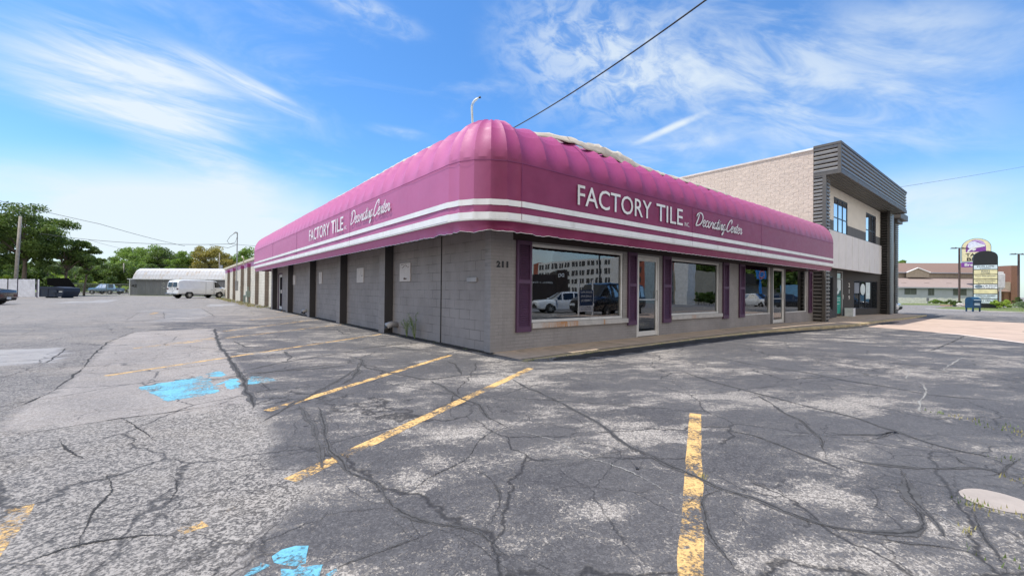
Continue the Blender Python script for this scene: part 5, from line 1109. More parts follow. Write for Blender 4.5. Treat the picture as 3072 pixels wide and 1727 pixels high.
def tree(x, y, h, cr, kind, label, ch=.6, n=5000, size=.22, clumps=40, group='trees behind the parking lot', name='tree', cz=None, layered=False, lean=0, tr=.22, base=0, gap=1.0):
    root = thing(name, label, 'tree', (x, y, base), 0, group); cz = h * (1 - ch / 2) if cz is None else cz; cents = []; rads = []
    for i in range(clumps):
        d = nrg.normal(size=3); d /= np.linalg.norm(d); r_ = nrg.random() ** .35
        p = np.array([d[0] * cr * r_ * .85 + lean, d[1] * cr * r_ * .85, cz + d[2] * h * ch / 2 * r_ * .86])
        if layered: p[2] = cz + (round((p[2] - cz) / 1.5) * 1.5) + nrg.uniform(-.6, .6)
        cents.append(p); rads.append(cr * nrg.uniform(.16, .32) * gap)
    V, F = leaf_quads(cents, rads, n, size, .5 if layered else .75); V[:, 2] = np.maximum(V[:, 2], .15)
    mesh_np('crown', V, F, LF[kind], root)
    mb = MB(); top = cz + h * ch * .28; P = [(0, 0, -.1), (lean * .1, 0, h * .2), (lean * .35 + .1, .1, cz * .75), (lean * .7, 0, top)]; mb.tube(P, [tr, tr * .8, tr * .55, tr * .15], 8)
    for i in range(min(clumps, 18)):
        c = cents[i]; t_ = rng.uniform(.3, .85); zz = cz * .45 + (min(c[2], top) - cz * .45) * t_ * .7; s_ = np.array([lean * zz / top * .6, 0, max(zz, h * .15)]); m_ = (s_ + c) / 2 + np.array([0, 0, .25]); mb.tube([tuple(s_), tuple(m_), tuple(c)], [tr * .38, tr * .22, tr * .06], 5)
    mb.build('trunk', BARK, root, smooth=True); return root
def vt(px, d, *a, **k_): p = view(px, d); return tree(p[0], p[1], *a, **k_)
vt(72, 53, 11.4, 5.6, 'dark', 'tallest spreading dark tree behind the leaning utility pole', .62, 22000, .14, 80, layered=True, tr=.28, gap=.88)
vt(-25, 55, 10.2, 4.8, 'dark', 'big dark tree cut by the left picture edge', .75, 13000, .16, 50, layered=True, tr=.3, gap=.8)
vt(196, 56, 7.9, 3.7, 'dark', 'layered dark tree with bare trunk right of the dumpster', .62, 15000, .13, 44, layered=True, tr=.2)
vt(252, 57, 6.0, 2.1, 'dark', 'smaller dark tree leaning right over the fence', .5, 4500, .13, 22, layered=True, lean=.6, tr=.13)
vt(40, 62, 5.0, 4.2, 'dark', 'low dark shrubby tree behind the picket fence', .9, 9000, .16, 30, tr=.15); vt(140, 64, 4.6, 3.6, 'dark', 'low dark bushy tree behind the dumpster', .9, 8000, .16, 26, tr=.15)
vt(8, 50, 2.9, 1.0, 'light', 'small bright green bush at the left edge above the fence', .8, 2500, .12, 14, tr=.05, name='bush')
vt(135, 72, 4.5, 3.0, 'light', 'yellow-green tree seen under the dark trees', .8, 5000, .18, 20)
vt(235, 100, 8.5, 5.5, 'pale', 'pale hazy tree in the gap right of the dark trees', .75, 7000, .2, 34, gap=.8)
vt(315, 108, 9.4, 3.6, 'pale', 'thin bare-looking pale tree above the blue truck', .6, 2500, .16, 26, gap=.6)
vt(430, 110, 12.8, 6.0, 'mid', 'tall open green tree above the left end of the shed', .72, 15000, .2, 46); vt(380, 98, 9.4, 4.4, 'mid', 'rounded green tree left of the shed', .85, 10000, .2, 34)
vt(500, 112, 12.5, 5.0, 'dark', 'dark green tree behind the shed roof', .8, 13000, .2, 40); vt(548, 104, 11.3, 4.0, 'mid', 'pointed bright tree behind the middle of the shed', .8, 11000, .19, 36)
vt(545, 92, 6.2, 2.8, 'light', 'light green bush just above the shed roof', .8, 5000, .18, 20, name='bush'); vt(632, 104, 12.2, 5.2, 'olive', 'olive-yellow rounded tree behind the warehouse end', .78, 15000, .2, 44)
vt(740, 112, 11.8, 5.5, 'mid', 'green tree right of the olive one, partly behind the awning', .7, 10000, .22, 36); vt(600, 90, 5.6, 2.6, 'light', 'bright shrub between shed roof and olive tree', .8, 4000, .18, 20, name='bush')
vt(460, 88, 6.6, 3.8, 'dark', 'dark bush right behind the shed', .95, 8000, .2, 26, name='bush'); vt(300, 86, 5.4, 5.0, 'dark', 'broad dark bush mass above the fence', .95, 11000, .22, 30, name='bush'); vt(225, 80, 4.4, 3.6, 'dark', 'dark bush behind the fence near the dumpster', .95, 7000, .2, 24, name='bush'); vt(365, 84, 6.0, 4.0, 'dark', 'dark bush beside the shed corner', .95, 9000, .2, 26, name='bush')
for i, (px, d, h, r_, lb) in enumerate(((232, 79, 2.6, 2.0, 'low yellow-green shrub nearest the dumpster behind the fence'), (268, 80, 2.4, 2.0, 'low bright shrub left of the blue truck'), (300, 81, 2.5, 1.9, 'low light shrub above the blue truck'), (352, 80, 2.0, 1.8, 'low shrub right of the blue truck'), (205, 76, 2.6, 1.6, 'low light shrub close to the tree trunk'))): vt(px, d, h, r_, 'light' if i != 1 else 'mid', lb, 1.0, 2200, .12, 14, name='shrub', group='low shrubs along the chain-link fence', tr=.04)
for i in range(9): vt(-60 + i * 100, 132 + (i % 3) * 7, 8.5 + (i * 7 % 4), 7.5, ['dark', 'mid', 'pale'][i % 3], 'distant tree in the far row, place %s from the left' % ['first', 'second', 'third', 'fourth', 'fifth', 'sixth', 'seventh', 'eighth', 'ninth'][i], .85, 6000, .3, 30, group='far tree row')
vt(1990, 34, 9.3, 2.2, 'pale', 'sparse tree top showing above the roof between the two buildings', .5, 1600, .09, 22, group='trees right', gap=.8); vt(2045, 34, 8.6, .9, 'pale', 'tiny sparse treetop right beside the block wall', .5, 400, .08, 8, group='trees right', gap=.8)
vt(2698, 150, 14.2, 3.2, 'mid', 'round treetop above the brown roof on the right', .4, 3500, .3, 22, group='trees right')

# grass verge behind the lot and lawns on the right
GRS = mat('lawn_green', (.13, .17, .045), .9, var=.25, vs=1.2, dirt=((.30, .25, .12), .7), ds=.9)
def lawn(pts, n, h=.08):
    o = struct(flat('grass', pts, .012, GRS, None, sub=2), 'stuff'); mb = MB(); P = np.array(pts); lo, hi = P.min(0), P.max(0)
    X = nrg.uniform(lo, hi, (n, 2)); ok = inpoly(X[:, 0], X[:, 1], pts)
    for x, y in X[ok]: blades(mb, x, y, 1, h, .1, rng.choice([0, 0, 1]))
    b = mb.build('grass_blades', [WEED, DRYG], o); b['kind'] = 'stuff'
lawn([view(150, 60), view(388, 62.5), view(760, 60.5), view(900, 120), view(380, 140), view(-300, 130), view(-300, 62), view(60, 60)], 5000, .25)
lawn([view(2686, 60), view(2800, 60), view(3120, 59), view(3150, 78), view(2686, 82)], 3000, .12)
lawn([view(2790, 42.5), view(2960, 37.5), view(3090, 34.5), view(3160, 34.5), view(3160, 52), view(2840, 52)], 3500, .1)
KB = mat('kerb_concrete', (.52, .50, .46), .9)
mb = MB(); q = [view(2775, 43), view(2960, 37), view(3160, 33.8)]
for a, b in zip(q[:-1], q[1:]):
    a, b = np.array(a), np.array(b); d = (b - a) / np.linalg.norm(b - a); n = np.array([-d[1], d[0]]); mb.obox((*a, -.2), (*(b - a), 0), (*(n * .18), 0), (0, 0, .14))
struct(mb.build('kerb', KB))

# ------------------------------------------------------------------ utility poles and wires
WOODP = mat('weathered_pole_wood', (.27, .25, .22), .9, var=.2, vs=6)
def pole(px, d, ztop, lean, label, r=.15, arm=False, tf=False):
    p = view(px, d); g_ = thing('utility_pole', label, 'pole', (p[0], p[1], 0), 0, 'wooden utility poles'); mb = MB(); mb.tube([(0, 0, -.2), (lean * .78, -lean * .62, ztop)], [r, r * .75], 10); mb.build('shaft', WOODP, g_, smooth=True)
    if tf: mb = MB(); mb.cyl((.3, -.2, ztop * .62), (0, 0, 1), .28, .7, 12); mb.build('transformer', mat('grey_transformer', (.4, .42, .44), .5), g_)
    if arm: mb = MB(); mb.box(-.9, .9, -.05, .05, ztop - .5, ztop - .4); mb.build('crossarm', WOODP, g_)
    return p
pole(44, 46, 8.8, .48, 'leaning grey pole standing behind the picket fence', .17); pole(370, 84, 6.0, 0, 'thin distant pole left of the shed', .12); pole(657, 92, 8.9, 0, 'distant pole with a grey transformer behind the warehouse end', .13, tf=True)
mast = np.array([-.5, 39.3, 5.25])
wire(at(-60, 588, 38), at(300, 672, 44), .05, 'upper cable passing in front of the big dark tree', .02); wire(at(300, 672, 44), at(555, 738, 60), .12, 'upper cable descending from the left edge over the trees', .022); wire(at(120, 700, 47), tuple(mast), .45, 'cable running level from the trees to the service mast', .02); wire(at(262, 718, 60), at(380, 748, 90), .1, 'short cable descending behind the dark trees', .02)
wire(at(330, 768, 88), at(720, 775, 90), .1, 'upper of two level lines in front of the far trees', .02); wire(at(200, 789, 88), at(700, 797, 90), .1, 'lower level line in front of the far trees', .02); wire(tuple(mast), at(800, 738, 33), .05, 'cable leaving the service mast to the right', .014)

# ------------------------------------------------------------------ right background
def local(px, d): return thing
RAX = math.atan2(-.62552, .78025)   # image-parallel direction
def frame_obj(name, label, cat, px, d, z=0, group=None): p = view(px, d); return thing(name, label, cat, (p[0], p[1], z), RAX, group)
WB = frame_obj('motel_building', 'long low white building with brown shingle roofs and a front gable, far right', 'building', 2660, 74, -.15)
k_ = 74 / F_PX; WSH = mat('white_siding_wall', (.44, .48, .56), .7, var=.05, vs=1); SHN = mat('tan_shingles', (.30, .235, .21), .9, var=.15, vs=8, bump=.4, bs=20); SHN2 = mat('brown_shingles', (.22, .145, .115), .9, var=.1, vs=6, bump=.4, bs=20); TANW = mat('tan_wall', (.40, .34, .27), .8); BRK = mat('orange_brick', (.30, .16, .11), .85, var=.2, vs=9)
X = lambda px: (px - 2660) * k_; Zp = lambda py, d=74: 1.35 + (886 - py) * d / F_PX
mb = MB(); mb.box(X(2650), X(2995), 0, 8, -.2, Zp(861)); mb.build('wall', WSH, WB)
mb = MB(); zt = 4.55; mb.add([(X(2640), -.5, Zp(861)), (X(3000), -.5, Zp(861)), (X(3000), 4.4, zt + .15), (X(2640), 4.4, zt + .15)], [(0, 1, 2, 3)]); mb.box(X(2640), X(3000), -.52, -.42, Zp(864), Zp(861) - .01, 1); mb.build('lower_roof', [SHN, WSH], WB)
mb = MB(); z1 = Zp(818, 79); mb.box(X(2640), X(3060), 4.4, 12, 2.5, z1); mb.build('upper_wall', TANW, WB)
mb = MB(); mb.add([(X(2640), 3.9, z1), (X(3064), 3.9, z1), (X(3064), 8.5, Zp(788, 83)), (X(2640), 8.5, Zp(791, 83))], [(0, 1, 2, 3)]); mb.box(X(2640), X(3064), 3.82, 3.9, z1 - .1, z1 + .04, 1)
gx0, gx1, gxm = X(2778), X(2850), X(2812); zg = Zp(803, 77.5)
mb.add([(gx0, 3.6, z1), (gxm, 3.6, zg), (gxm, 7.5, zg), (gx0, 7.5, z1)], [(0, 1, 2, 3)]); mb.add([(gx1, 3.6, z1), (gxm, 3.6, zg), (gxm, 7.5, zg), (gx1, 7.5, z1)], [(0, 1, 2, 3)]); mb.build('upper_roof', [SHN2, WSH], WB)
mb = MB(); mb.add([(gx0, 3.7, z1 - .9), (gx1, 3.7, z1 - .9), (gx1, 3.7, z1), (gxm, 3.7, zg - .1), (gx0, 3.7, z1)], [(0, 1, 2, 3, 4)]); g_ = mb.build('gable', TANW, WB)
mb = MB(); mb.tube([(gx0 - .1, 3.55, z1 - .02), (gxm, 3.55, zg), (gx1 + .1, 3.55, z1 - .02)], .11, 4); mb.build('gable_trim', WVIN, g_)
for a, b, t_, bo in ((2714, 2748, 863, 882), (2785, 2801, 863, 884), (2860, 2898, 863, 883)):
    mb = MB(); mb.box(X(a) - .06, X(b) + .06, -.06, -.002, Zp(bo) - .06, Zp(t_) + .06); f_ = mb.build('window', mat('grey_window_frame', (.20, .22, .24), .6), WB); mb = MB(); mb.box(X(a), (X(a) + X(b)) / 2 - .03, -.07, -.0605, Zp(bo), Zp(t_)); mb.box((X(a) + X(b)) / 2 + .03, X(b), -.07, -.0605, Zp(bo), Zp(t_)); mb.build('pane', mat('grey_pane', (.12, .14, .13), .2), f_)
mb = MB()
for a in (2690, 2728, 2798, 2866): mb.box(X(a), X(a) + .9, 1.5, 2.0, 3.35, 3.62)
mb.build('roof_vent', mat('dark_vent', (.06, .045, .04), .7), WB)
mb = MB(); mb.box(X(2986), X(3062), 1.5, 4.3, -.2, Zp(866, 77)); mb.build('porch', BRK, WB); mb = MB(); mb.box(X(3000), X(3038), 1.3, 1.49, 0, Zp(880, 76)); mb.build('porch_opening', mat('porch_shade_brown', (.16, .08, .05), .9), WB)
mb = MB(); mb.add([(X(2990), .6, Zp(871, 75)), (X(3046), .6, Zp(871, 75)), (X(3035), 4.3, Zp(842, 79)), (X(3012), 4.3, Zp(842, 79))], [(0, 1, 2, 3)]); mb.box(X(2990), X(3046), .6, 4.2, Zp(871, 75) - .1, Zp(871, 75) - .01); mb.build('porch_roof', SHN2, WB)
mb = MB(); mb.box(X(3026), X(3056), 1.2, 1.48, Zp(869, 76), Zp(843, 76)); mb.build('pale_wall_panel', mat('peach_wall', (.55, .45, .36), .8), WB)
mb = MB(); mb.box(X(3058), X(3080), 1.2, 5, -.2, Zp(795, 77)); mb.build('brick_pier', BRK, WB)
# scalloped white fence
FW = mat('bright_white_board', (.78, .78, .77), .6)
SF = frame_obj('board_fence', 'low scalloped white board fence along the front of the motel building', 'fence', 2690, 70, -.15); kk = 70 / F_PX; Lf = (2916 - 2690) * kk; mb = MB(); a = 0
while a < Lf:
    w_ = 1.35; poly = [(0, .05), (w_, .05)] + [(w_ * (1 - q / 8), .92 + .10 * math.sin(math.pi * q / 8)) for q in range(9)]; mb.prism([(x_, z_ * 1.0) for x_, z_ in poly], (a, 0, 0), (1, 0, 0), (0, 0, 1), (0, 1, 0), 0, .05); a += w_ + .015
mb.build('boards', FW, SF); mb = MB()
for a in np.arange(0, Lf, 1.4): mb.box(a, a + .1, .055, .15, 0, .9)
mb.build('posts', FW, SF)
# tall white menu/box sign
BS = frame_obj('box_sign', 'white box sign on posts between the pylon sign and the brick porch', 'sign', 2988, 60, -.15); q = 60 / F_PX
mb = MB(); mb.box(0, 28 * q, 0, .6, 1.35 + (886 - 860) * q, 1.35 + (886 - 818) * q); mb.box(4 * q, 26 * q, .1, .5, 1.35 + 68.2 * q, 1.35 + 74 * q); mb.build('cabinet', FW, BS, bevel=.05); mb = MB(); mb.tube([(8 * q, .3, 0), (8 * q, .3, 2.9)], .1, 8); mb.tube([(20 * q, .3, 0), (20 * q, .3, 2.9)], .1, 8); mb.build('post', WVIN, BS)
# pylon directory sign
PY = frame_obj('pylon_sign', 'tall tenant directory sign with a rounded black top and stacked name panels', 'sign', 2919, 48.6, -.15); PY.rotation_euler = (0, 0, RAX - R_(42)); q = 48.6 / F_PX; Wp = 67.7 * q * .735; zb = lambda py: 1.35 + (888 - py) * q
BLKS = mat('black_sign_cabinet', (.008, .012, .016), .35); arch = [(0, 0), (Wp, 0), (Wp, zb(775))] + [(Wp / 2 + Wp / 2 * math.cos(a), zb(775) + (zb(753.5) - zb(775)) * math.sin(a) ** .75) for a in np.linspace(.08, math.pi - .08, 16)] + [(0, zb(775))]
mb = MB(); mb.prism(arch, (0, 0, 0), (1, 0, 0), (0, 0, 1), (0, 1, 0), 0, .4); mb.build('cabinet', BLKS, PY, bevel=.03)
rows_ = [(796, 808, 'b', ['PHILLIPS', '& COMPANY']), (810, 822.5, 'y', ['RICH', 'SYSTEMS']), (824.5, 836.5, 'y', ['Hunt Chiropractic', '']), (838.5, 851, 'y', ['Navigate Counseling', 'SUITE OFFICE']), (853, 865.5, 'w', ['Day & Night', '574 555 557']), (867.5, 880, 'y', ['', '']), (882, 894.5, 'b', ['PROFESSIONAL ASSESSMENT', 'SERVICES']), (896.5, 909, 'b', ['FAMILY HEALTH', 'ACUPUNCTURE'])]
PC = {'y': mat('cream_sign_panel', (.78, .70, .42), .5), 'b': mat('pale_blue_sign_panel', (.66, .76, .80), .5), 'w': mat('white_sign_panel', (.78, .80, .82), .5)}; INK = mat('sign_ink', (.12, .12, .14), .6)
for ya, yb, c_, tx in rows_:
    mb = MB(); mb.box(.06, Wp - .06, -.04, -.0015, zb(yb), zb(ya)); pn = mb.build('name_panel', PC[c_], PY); h = zb(ya) - zb(yb)
    for i, s_ in enumerate(tx):
        if s_: wd = min(Wp * .8, .16 * len(s_) * (1.0 if i == 0 else .6)); x0_ = Wp / 2 - wd / 2 + (.2 if c_ == 'w' else 0); text_mesh(s_, (x0_, -.045, zb(yb) + h * (.5 if i == 0 else .12)), (1, 0, 0), (0, 0, 1), wd, h * (.34 if i == 0 else .2), INK, pn, 'panel_text', bold=.02)
    if c_ == 'w': mb = MB(); mb.add([(.42 + .28 * math.cos(a), -.045, (zb(ya) + zb(yb)) / 2 + .2 * math.sin(a)) for a in np.linspace(0, 6.28, 20, endpoint=False)], [tuple(range(20))]); mb.build('round_logo', mat('slate_logo', (.2, .26, .32), .6), pn)
# restaurant sign with a bell
TB = frame_obj('restaurant_sign', 'arched cream sign with a purple bell emblem reading TACO BELL, behind the directory sign', 'sign', 2884, 75, -.15); TB.rotation_euler = (0, 0, RAX - R_(42)); q = 75 / F_PX; Wt = 81.5 * q * .735; zt_ = lambda py: 1.35 + (888 - py) * q
arch = [(0, zt_(786)), (Wt, zt_(786)), (Wt, zt_(744))] + [(Wt / 2 + Wt / 2 * math.cos(a), zt_(744) + (zt_(717) - zt_(744)) * math.sin(a)) for a in np.linspace(.1, math.pi - .1, 18)] + [(0, zt_(744))]
CRS = mat('cream_sign_face', (.80, .72, .45), .5); GRT = mat('sign_trim_grey', (.25, .28, .24), .5); PUR = mat('bell_purple', (.22, .05, .32), .5); LIL = mat('bell_lilac', (.52, .36, .66), .5); LAV = mat('bell_pale', (.72, .74, .88), .5)
mb = MB(); mb.prism(arch, (0, 0, 0), (1, 0, 0), (0, 0, 1), (0, 1, 0), 0, .5); mb.build('cabinet', GRT, TB); cx_, cz_ = Wt / 2, zt_(752)
inn = [(cx_ + (x_ - cx_) * .955, cz_ + (z_ - cz_) * .955) for x_, z_ in arch]; mb = MB(); mb.prism(inn, (0, 0, 0), (1, 0, 0), (0, 0, 1), (0, 1, 0), -.02, -.0015); mb.build('sign_face', CRS, TB)
tx = lambda a: (a - 538) / 5.171 * q * .735; tz = lambda b: zt_(680 + b / 5.171)
def shape(pts, y_, m_, nm): mb = MB(); mb.add([(tx(a), y_, tz(b)) for a, b in pts], [tuple(range(len(pts)))]); mb.build(nm, m_, TB)
shape([(600, 400), (600, 330), (615, 290), (650, 250), (690, 225), (740, 212), (800, 222), (850, 250), (880, 290), (885, 330), (888, 400)], -.024, PUR, 'bell_emblem')
shape([(690, 228), (740, 214), (800, 222), (850, 250), (880, 290), (868, 295), (820, 275), (770, 245)], -.028, LIL, 'bell_emblem')
shape([(640, 262), (680, 236), (730, 240), (780, 262), (830, 285), (878, 300), (800, 325), (720, 335), (650, 345), (625, 320)], -.032, LAV, 'bell_emblem')
shape([(620, 400), (630, 370), (680, 330), (760, 308), (840, 296), (882, 298), (870, 320), (820, 330), (740, 340), (670, 375), (640, 398)], -.036, WVIN, 'bell_emblem')
shape([(690, 372), (715, 352), (745, 350), (750, 362), (735, 374), (705, 382)], -.04, WVIN, 'bell_emblem')
DKT = mat('sign_black_text', (.04, .04, .035), .5)
text_mesh('TACO', (tx(600), -.028, tz(470)), (1, 0, 0), (0, 0, 1), tx(890) - tx(600), tz(418) - tz(470), DKT, TB, 'sign_text', bold=.03); text_mesh('BELL', (tx(615), -.028, tz(535)), (1, 0, 0), (0, 0, 1), tx(870) - tx(615), tz(484) - tz(535), DKT, TB, 'sign_text', bold=.03)
mb = MB(); mb.box(tx(538), tx(958), 0, .5, tz(630), tz(556)); mb.build('lower_panel', PUR, TB); text_mesh('Breakfast', (tx(585), -.004, tz(615)), (1, 0, 0), (0, 0, 1), tx(910) - tx(585), tz(572) - tz(615), WVIN, TB, 'sign_text', bold=.03)
mb = MB(); mb.box(Wt * .4, Wt * .6, .15, .35, -.2, zt_(800)); mb.build('post', GRT, TB)
# parking-lot light poles
for px, lb in ((2878, 'left of the two thin light poles on the right, in front of the restaurant sign'), (3056, 'right of the two thin light poles, by the right edge')):
    LP = frame_obj('light_pole', lb, 'light pole', px, 66, -.15, 'lot light poles'); q = 66 / F_PX; h = 1.35 + (887.5 - (743 if px < 3000 else 759)) * q
    BRZ = mat('bronze_pole', (.11, .07, .06), .6); mb = MB(); mb.box(-.09, .09, -.09, .09, 0, h); mb.build('shaft', BRZ, LP)
    for s_ in (1, -1): mb = MB(); a, b = sorted((s_ * .1, s_ * 1.25)); mb.box(a, b, -.03, .03, h - .07, h); a, b = sorted((s_ * .45, s_ * 1.3)); mb.box(a, b, -.16, .16, h - .16, h - .071); mb.tube([(s_ * .55, 0, h), (s_ * .55, 0, h + .1)], .05, 6); mb.build('lamp_head', BRZ, LP)
# mailbox
MBX = frame_obj('mailbox', 'blue street collection mailbox at the kerb in front of the directory sign', 'mailbox', 2919, 37.0, -.15); MB_M = mat('mailbox_blue', (.006, .055, .12), .45)
prof = [(-.33, .32), (.33, .32), (.33, 1.0)] + [(.33 * math.cos(a), 1.0 + .27 * math.sin(a)) for a in np.linspace(.2, math.pi - .2, 12)] + [(-.33, 1.0)]
mb = MB(); mb.prism(prof, (0, 0, 0), (0, 1, 0), (0, 0, 1), (1, 0, 0), -.36, .36); mb.box(-.30, .30, -.40, -.334, .82, .93, 0); mb.build('body', MB_M, MBX, bevel=.01)
for a in (-.34, .26):
    for b in (-.3, .22): mb = MB(); mb.box(a, a + .08, b, b + .08, 0, .32); mb.build('leg', MB_M, MBX)
mb = MB(); mb.box(-.28, .28, -.345, -.3315, .98, 1.06); mb.box(-.24, .24, -.335, -.3315, .55, .75); mb.build('pull_slot', mat('light_blue_trim', (.45, .58, .68), .5), MBX)
# rocks, small sign, shrubs, ac unit
ROCK = mat('pale_boulder', (.42, .40, .37), .9, var=.2, vs=4, bump=.6, bs=12)
for px, s_, lb, m_ in ((2875, .55, 'larger pale boulder at the foot of the left light pole', ROCK), (2893, .4, 'smaller reddish boulder right of the pale one', mat('reddish_boulder', (.36, .25, .19), .9))):
    p = view(px, 55); bm = bmesh.new(); bmesh.ops.create_icosphere(bm, subdivisions=3, radius=1)
    for v in bm.verts: v.co *= 1 + .25 * noise.noise(v.co * 1.7 + Vector((px, 0, 0))); v.co.x *= s_ * 1.25; v.co.y *= s_; v.co.z *= s_ * .65
    me = bpy.data.meshes.new('boulder'); bm.to_mesh(me); bm.free(); me.materials.append(m_); o = bpy.data.objects.new('boulder', me); COL.objects.link(o); o.location = (p[0], p[1], -.05); tag(o, lb, 'rock', 'boulders')
ss_ = frame_obj('small_sign', 'small grey sign on a short post in front of the scalloped fence', 'sign', 2783, 58, -.15); mb = MB(); mb.tube([(0, 0, 0), (0, 0, .75)], .03, 5); mb.build('post', GRT, ss_); mb = MB(); mb.box(-.16, .16, -.03, 0, .6, 1.05); mb.build('plate', mat('grey_plate', (.18, .2, .2), .6), ss_)
for px, d, h, r_, kd, lb in ((2852, 55, .85, .8, 'dark', 'dark green shrub left of the left light pole'), (2868, 56, .7, .7, 'dark', 'dark green shrub touching the boulders'), (3000, 46, 1.2, .75, 'light', 'bright green bush right of the directory sign'), (3012, 47, 1.0, .7, 'light', 'lower bright bush next to the porch'), (3050, 60, 1.5, .9, 'dark', 'dark bush against the brick pier'), (3070, 46, .7, 1.2, 'pale', 'low greyish bush at the right edge'), (2800, 66, .8, .8, 'mid', 'sparse plant in front of the white board fence'), (2822, 66, .7, .7, 'mid', 'second sparse plant in front of the white board fence')):
    vt(px, d, h, r_, kd, lb, 1.0, 1500, .07, 12, name='shrub', group='shrubs on the right lawns', tr=.03, base=-.15)
MUL = mat('red_mulch', (.30, .13, .08), .95); struct(flat('mulch_bed', [view(2820, 57), view(2905, 56), view(2910, 60), view(2820, 62)], .02, MUL, None, sub=1))
ac = frame_obj('utility_box', 'small white utility box at the left end of the motel wall', 'utility box', 2682, 71, -.15); mb = MB(); mb.box(0, .75, 0, .6, 0, 1.0); mb.box(-.03, .78, -.03, .63, 1.0, 1.05); mb.build('casing', FW, ac)

# yucca-like weed at the side wall
for (x, y, n_, h_, lb) in ((-.10, 3.05, 9, .62, 'tallest feathery weed growing from the dirt at the side wall'), (-.08, 3.55, 7, .5, 'pale feathery weed close to the vent hood'), (-.1, 13.2, 6, .35, 'small leafy weed under the far vent hood')):
    root = thing('weed_plant', lb, 'plant', (x, y, 0), 0, 'weeds at the side wall'); ms = MB(); ml = MB()
    for i in range(n_):
        a = rng.uniform(0, 6.28); L_ = h_ * rng.uniform(.6, 1.05); sp = rng.uniform(.1, .5) * h_; tip = np.array([-abs(math.cos(a)) * sp, math.sin(a) * sp * 1.1, L_]); mid = tip * np.array([.35, .35, .55]); ms.tube([(0, 0, 0), tuple(mid), tuple(tip)], [.006, .005, .002], 4)
        for k2 in range(16):
            t_ = rng.uniform(.45, 1.05); c = mid + (tip - mid) * (t_ - .4) * 1.6 if t_ > .4 else mid * t_; b = rng.uniform(0, 6.28); l_ = rng.uniform(.05, .09); d1 = np.array([math.cos(b) * l_, math.sin(b) * l_, rng.uniform(-.05, .04)]); s1 = np.array([-math.sin(b), math.cos(b), 0]) * .011
            ml.add([tuple(c), tuple(c + d1 * .5 + s1), tuple(c + d1), tuple(c + d1 * .5 - s1)], [(0, 1, 2, 3)])
    ms.build('stems', WEED, root); ml.build('leaves', leafmat('weed_leaf', (.16, .24, .08), (.30, .38, .16)) if 'weed_leaf' not in bpy.data.materials else bpy.data.materials['weed_leaf'], root)

# ------------------------------------------------------------------ across the street (seen reflected in the shop windows)
RD = mat('street_asphalt', (.16, .16, .17), .9, var=.1, vs=.6)
def mv(px, d): return view(px, d, True)
HT = thing('hotel_building', 'four-storey white and red-brick hotel across the street, seen reflected in the shop windows', 'building', (0, 0, 0), 0)
HW = mat('hotel_white_wall', (.72, .72, .70), .8); HB = mat('hotel_red_brick', (.34, .10, .06), .85); HWN = mat('hotel_dark_window', (.03, .03, .035), .3)
A = np.array(mv(1616, 172)); Bp = np.array(mv(1862, 132)); u = (Bp - A) / np.linalg.norm(Bp - A); L = np.linalg.norm(Bp - A); n = np.array([u[1], -u[0]])
if n @ (A - np.array([-4.8, 6.65])) < 0: n = -n
mb = MB(); mb.obox((*A, -.5), (*(u * L), 0), (*(n * 15), 0), (0, 0, 13.0)); mb.build('white_wing', HW, HT)
mw = MB()
for fl in range(4):
    for i in range(int(L / 4.2)):
        for dd in (.8, 2.5):
            a = i * 4.2 + dd
            if a + 1.3 < L: mw.obox((*(A + u * a - n * .06), 1.3 + fl * 2.95), (*(u * 1.25), 0), (*(n * .055), 0), (0, 0, 1.7))
mw.build('windows', HWN, HT)
mb = MB(); mb.obox((*(A - u * 4), -.5), (*(u * 3.99), 0), (*(n * 10), 0), (0, 0, 13.3)); C2 = A + u * (L + .01); mb.obox((*C2, -.5), (*(u * 24), 0), (*(n * 15), 0), (0, 0, 13.3)); mb.build('brick_wing', HB, HT)
mw = MB()
for fl in range(4):
    for a in (2, 7, 12, 17, 21): mw.obox((*(C2 + u * a - n * .06), 1.3 + fl * 2.95), (*(u * 1.5), 0), (*(n * .055), 0), (0, 0, 1.7))
mw.build('windows', HWN, HT)
DQ = thing('restaurant_building', 'low dark restaurant across the street, reflected in the first shop window', 'building')
A = np.array(mv(1560, 60)); Bp = np.array(mv(1668, 60)); C3 = np.array(mv(1704, 59)); DKB = mat('restaurant_dark_wall', (.03, .02, .02), .8)
u = (Bp - A) / np.linalg.norm(Bp - A); n = np.array([u[1], -u[0]]); n = -n if n @ (A - np.array([-4.8, 6.65])) < 0 else n
mb = MB(); mb.obox((*A, -.5), (*(Bp - A), 0), (*(n * 8), 0), (0, 0, 4.2)); mb.obox((*(Bp - n * .4), -.5), (*(C3 - Bp), 0), (*(n * 9), 0), (0, 0, 4.8)); mb.build('wall', DKB, DQ)
WT = mat('sign_white_letters', (.8, .8, .8), .5)
q = C3 - u * .5 - n * .5   # text must face +y: reading direction runs towards -x for a viewer in the street, here u flipped
text_mesh('DQ', (q[0], q[1], 3.2), (-u[0], -u[1], 0), (0, 0, 1), 1.0, .6, WT, DQ, 'oval_sign_text', depth=.05, bold=.03); q = Bp - u * .4 - n * .05; text_mesh('GRILL | CHILL', (q[0], q[1], 2.3), (-u[0], -u[1], 0), (0, 0, 1), 3.4, .32, WT, DQ, 'wall_text', depth=.05)
p = mv(1692, 34); car('station_wagon', 'silver-white wagon with a red load on its roof, reflected in the first shop window', 'car', (p[0], p[1], -.45), math.atan2(-.45, -1) , WPAINT, wag, (-1.4, 1.42), WG)
p = mv(1832, 27); car('dark_van', 'black tall vehicle reflected at the right of the first shop window', 'van', (p[0], p[1], -.35), math.atan2(.1, -1), BLKP, van, (-1.78, 1.75), {'side': (2, 3, 4, 5, 6), 'screen': (6,)}, r=.38, W_=.985)
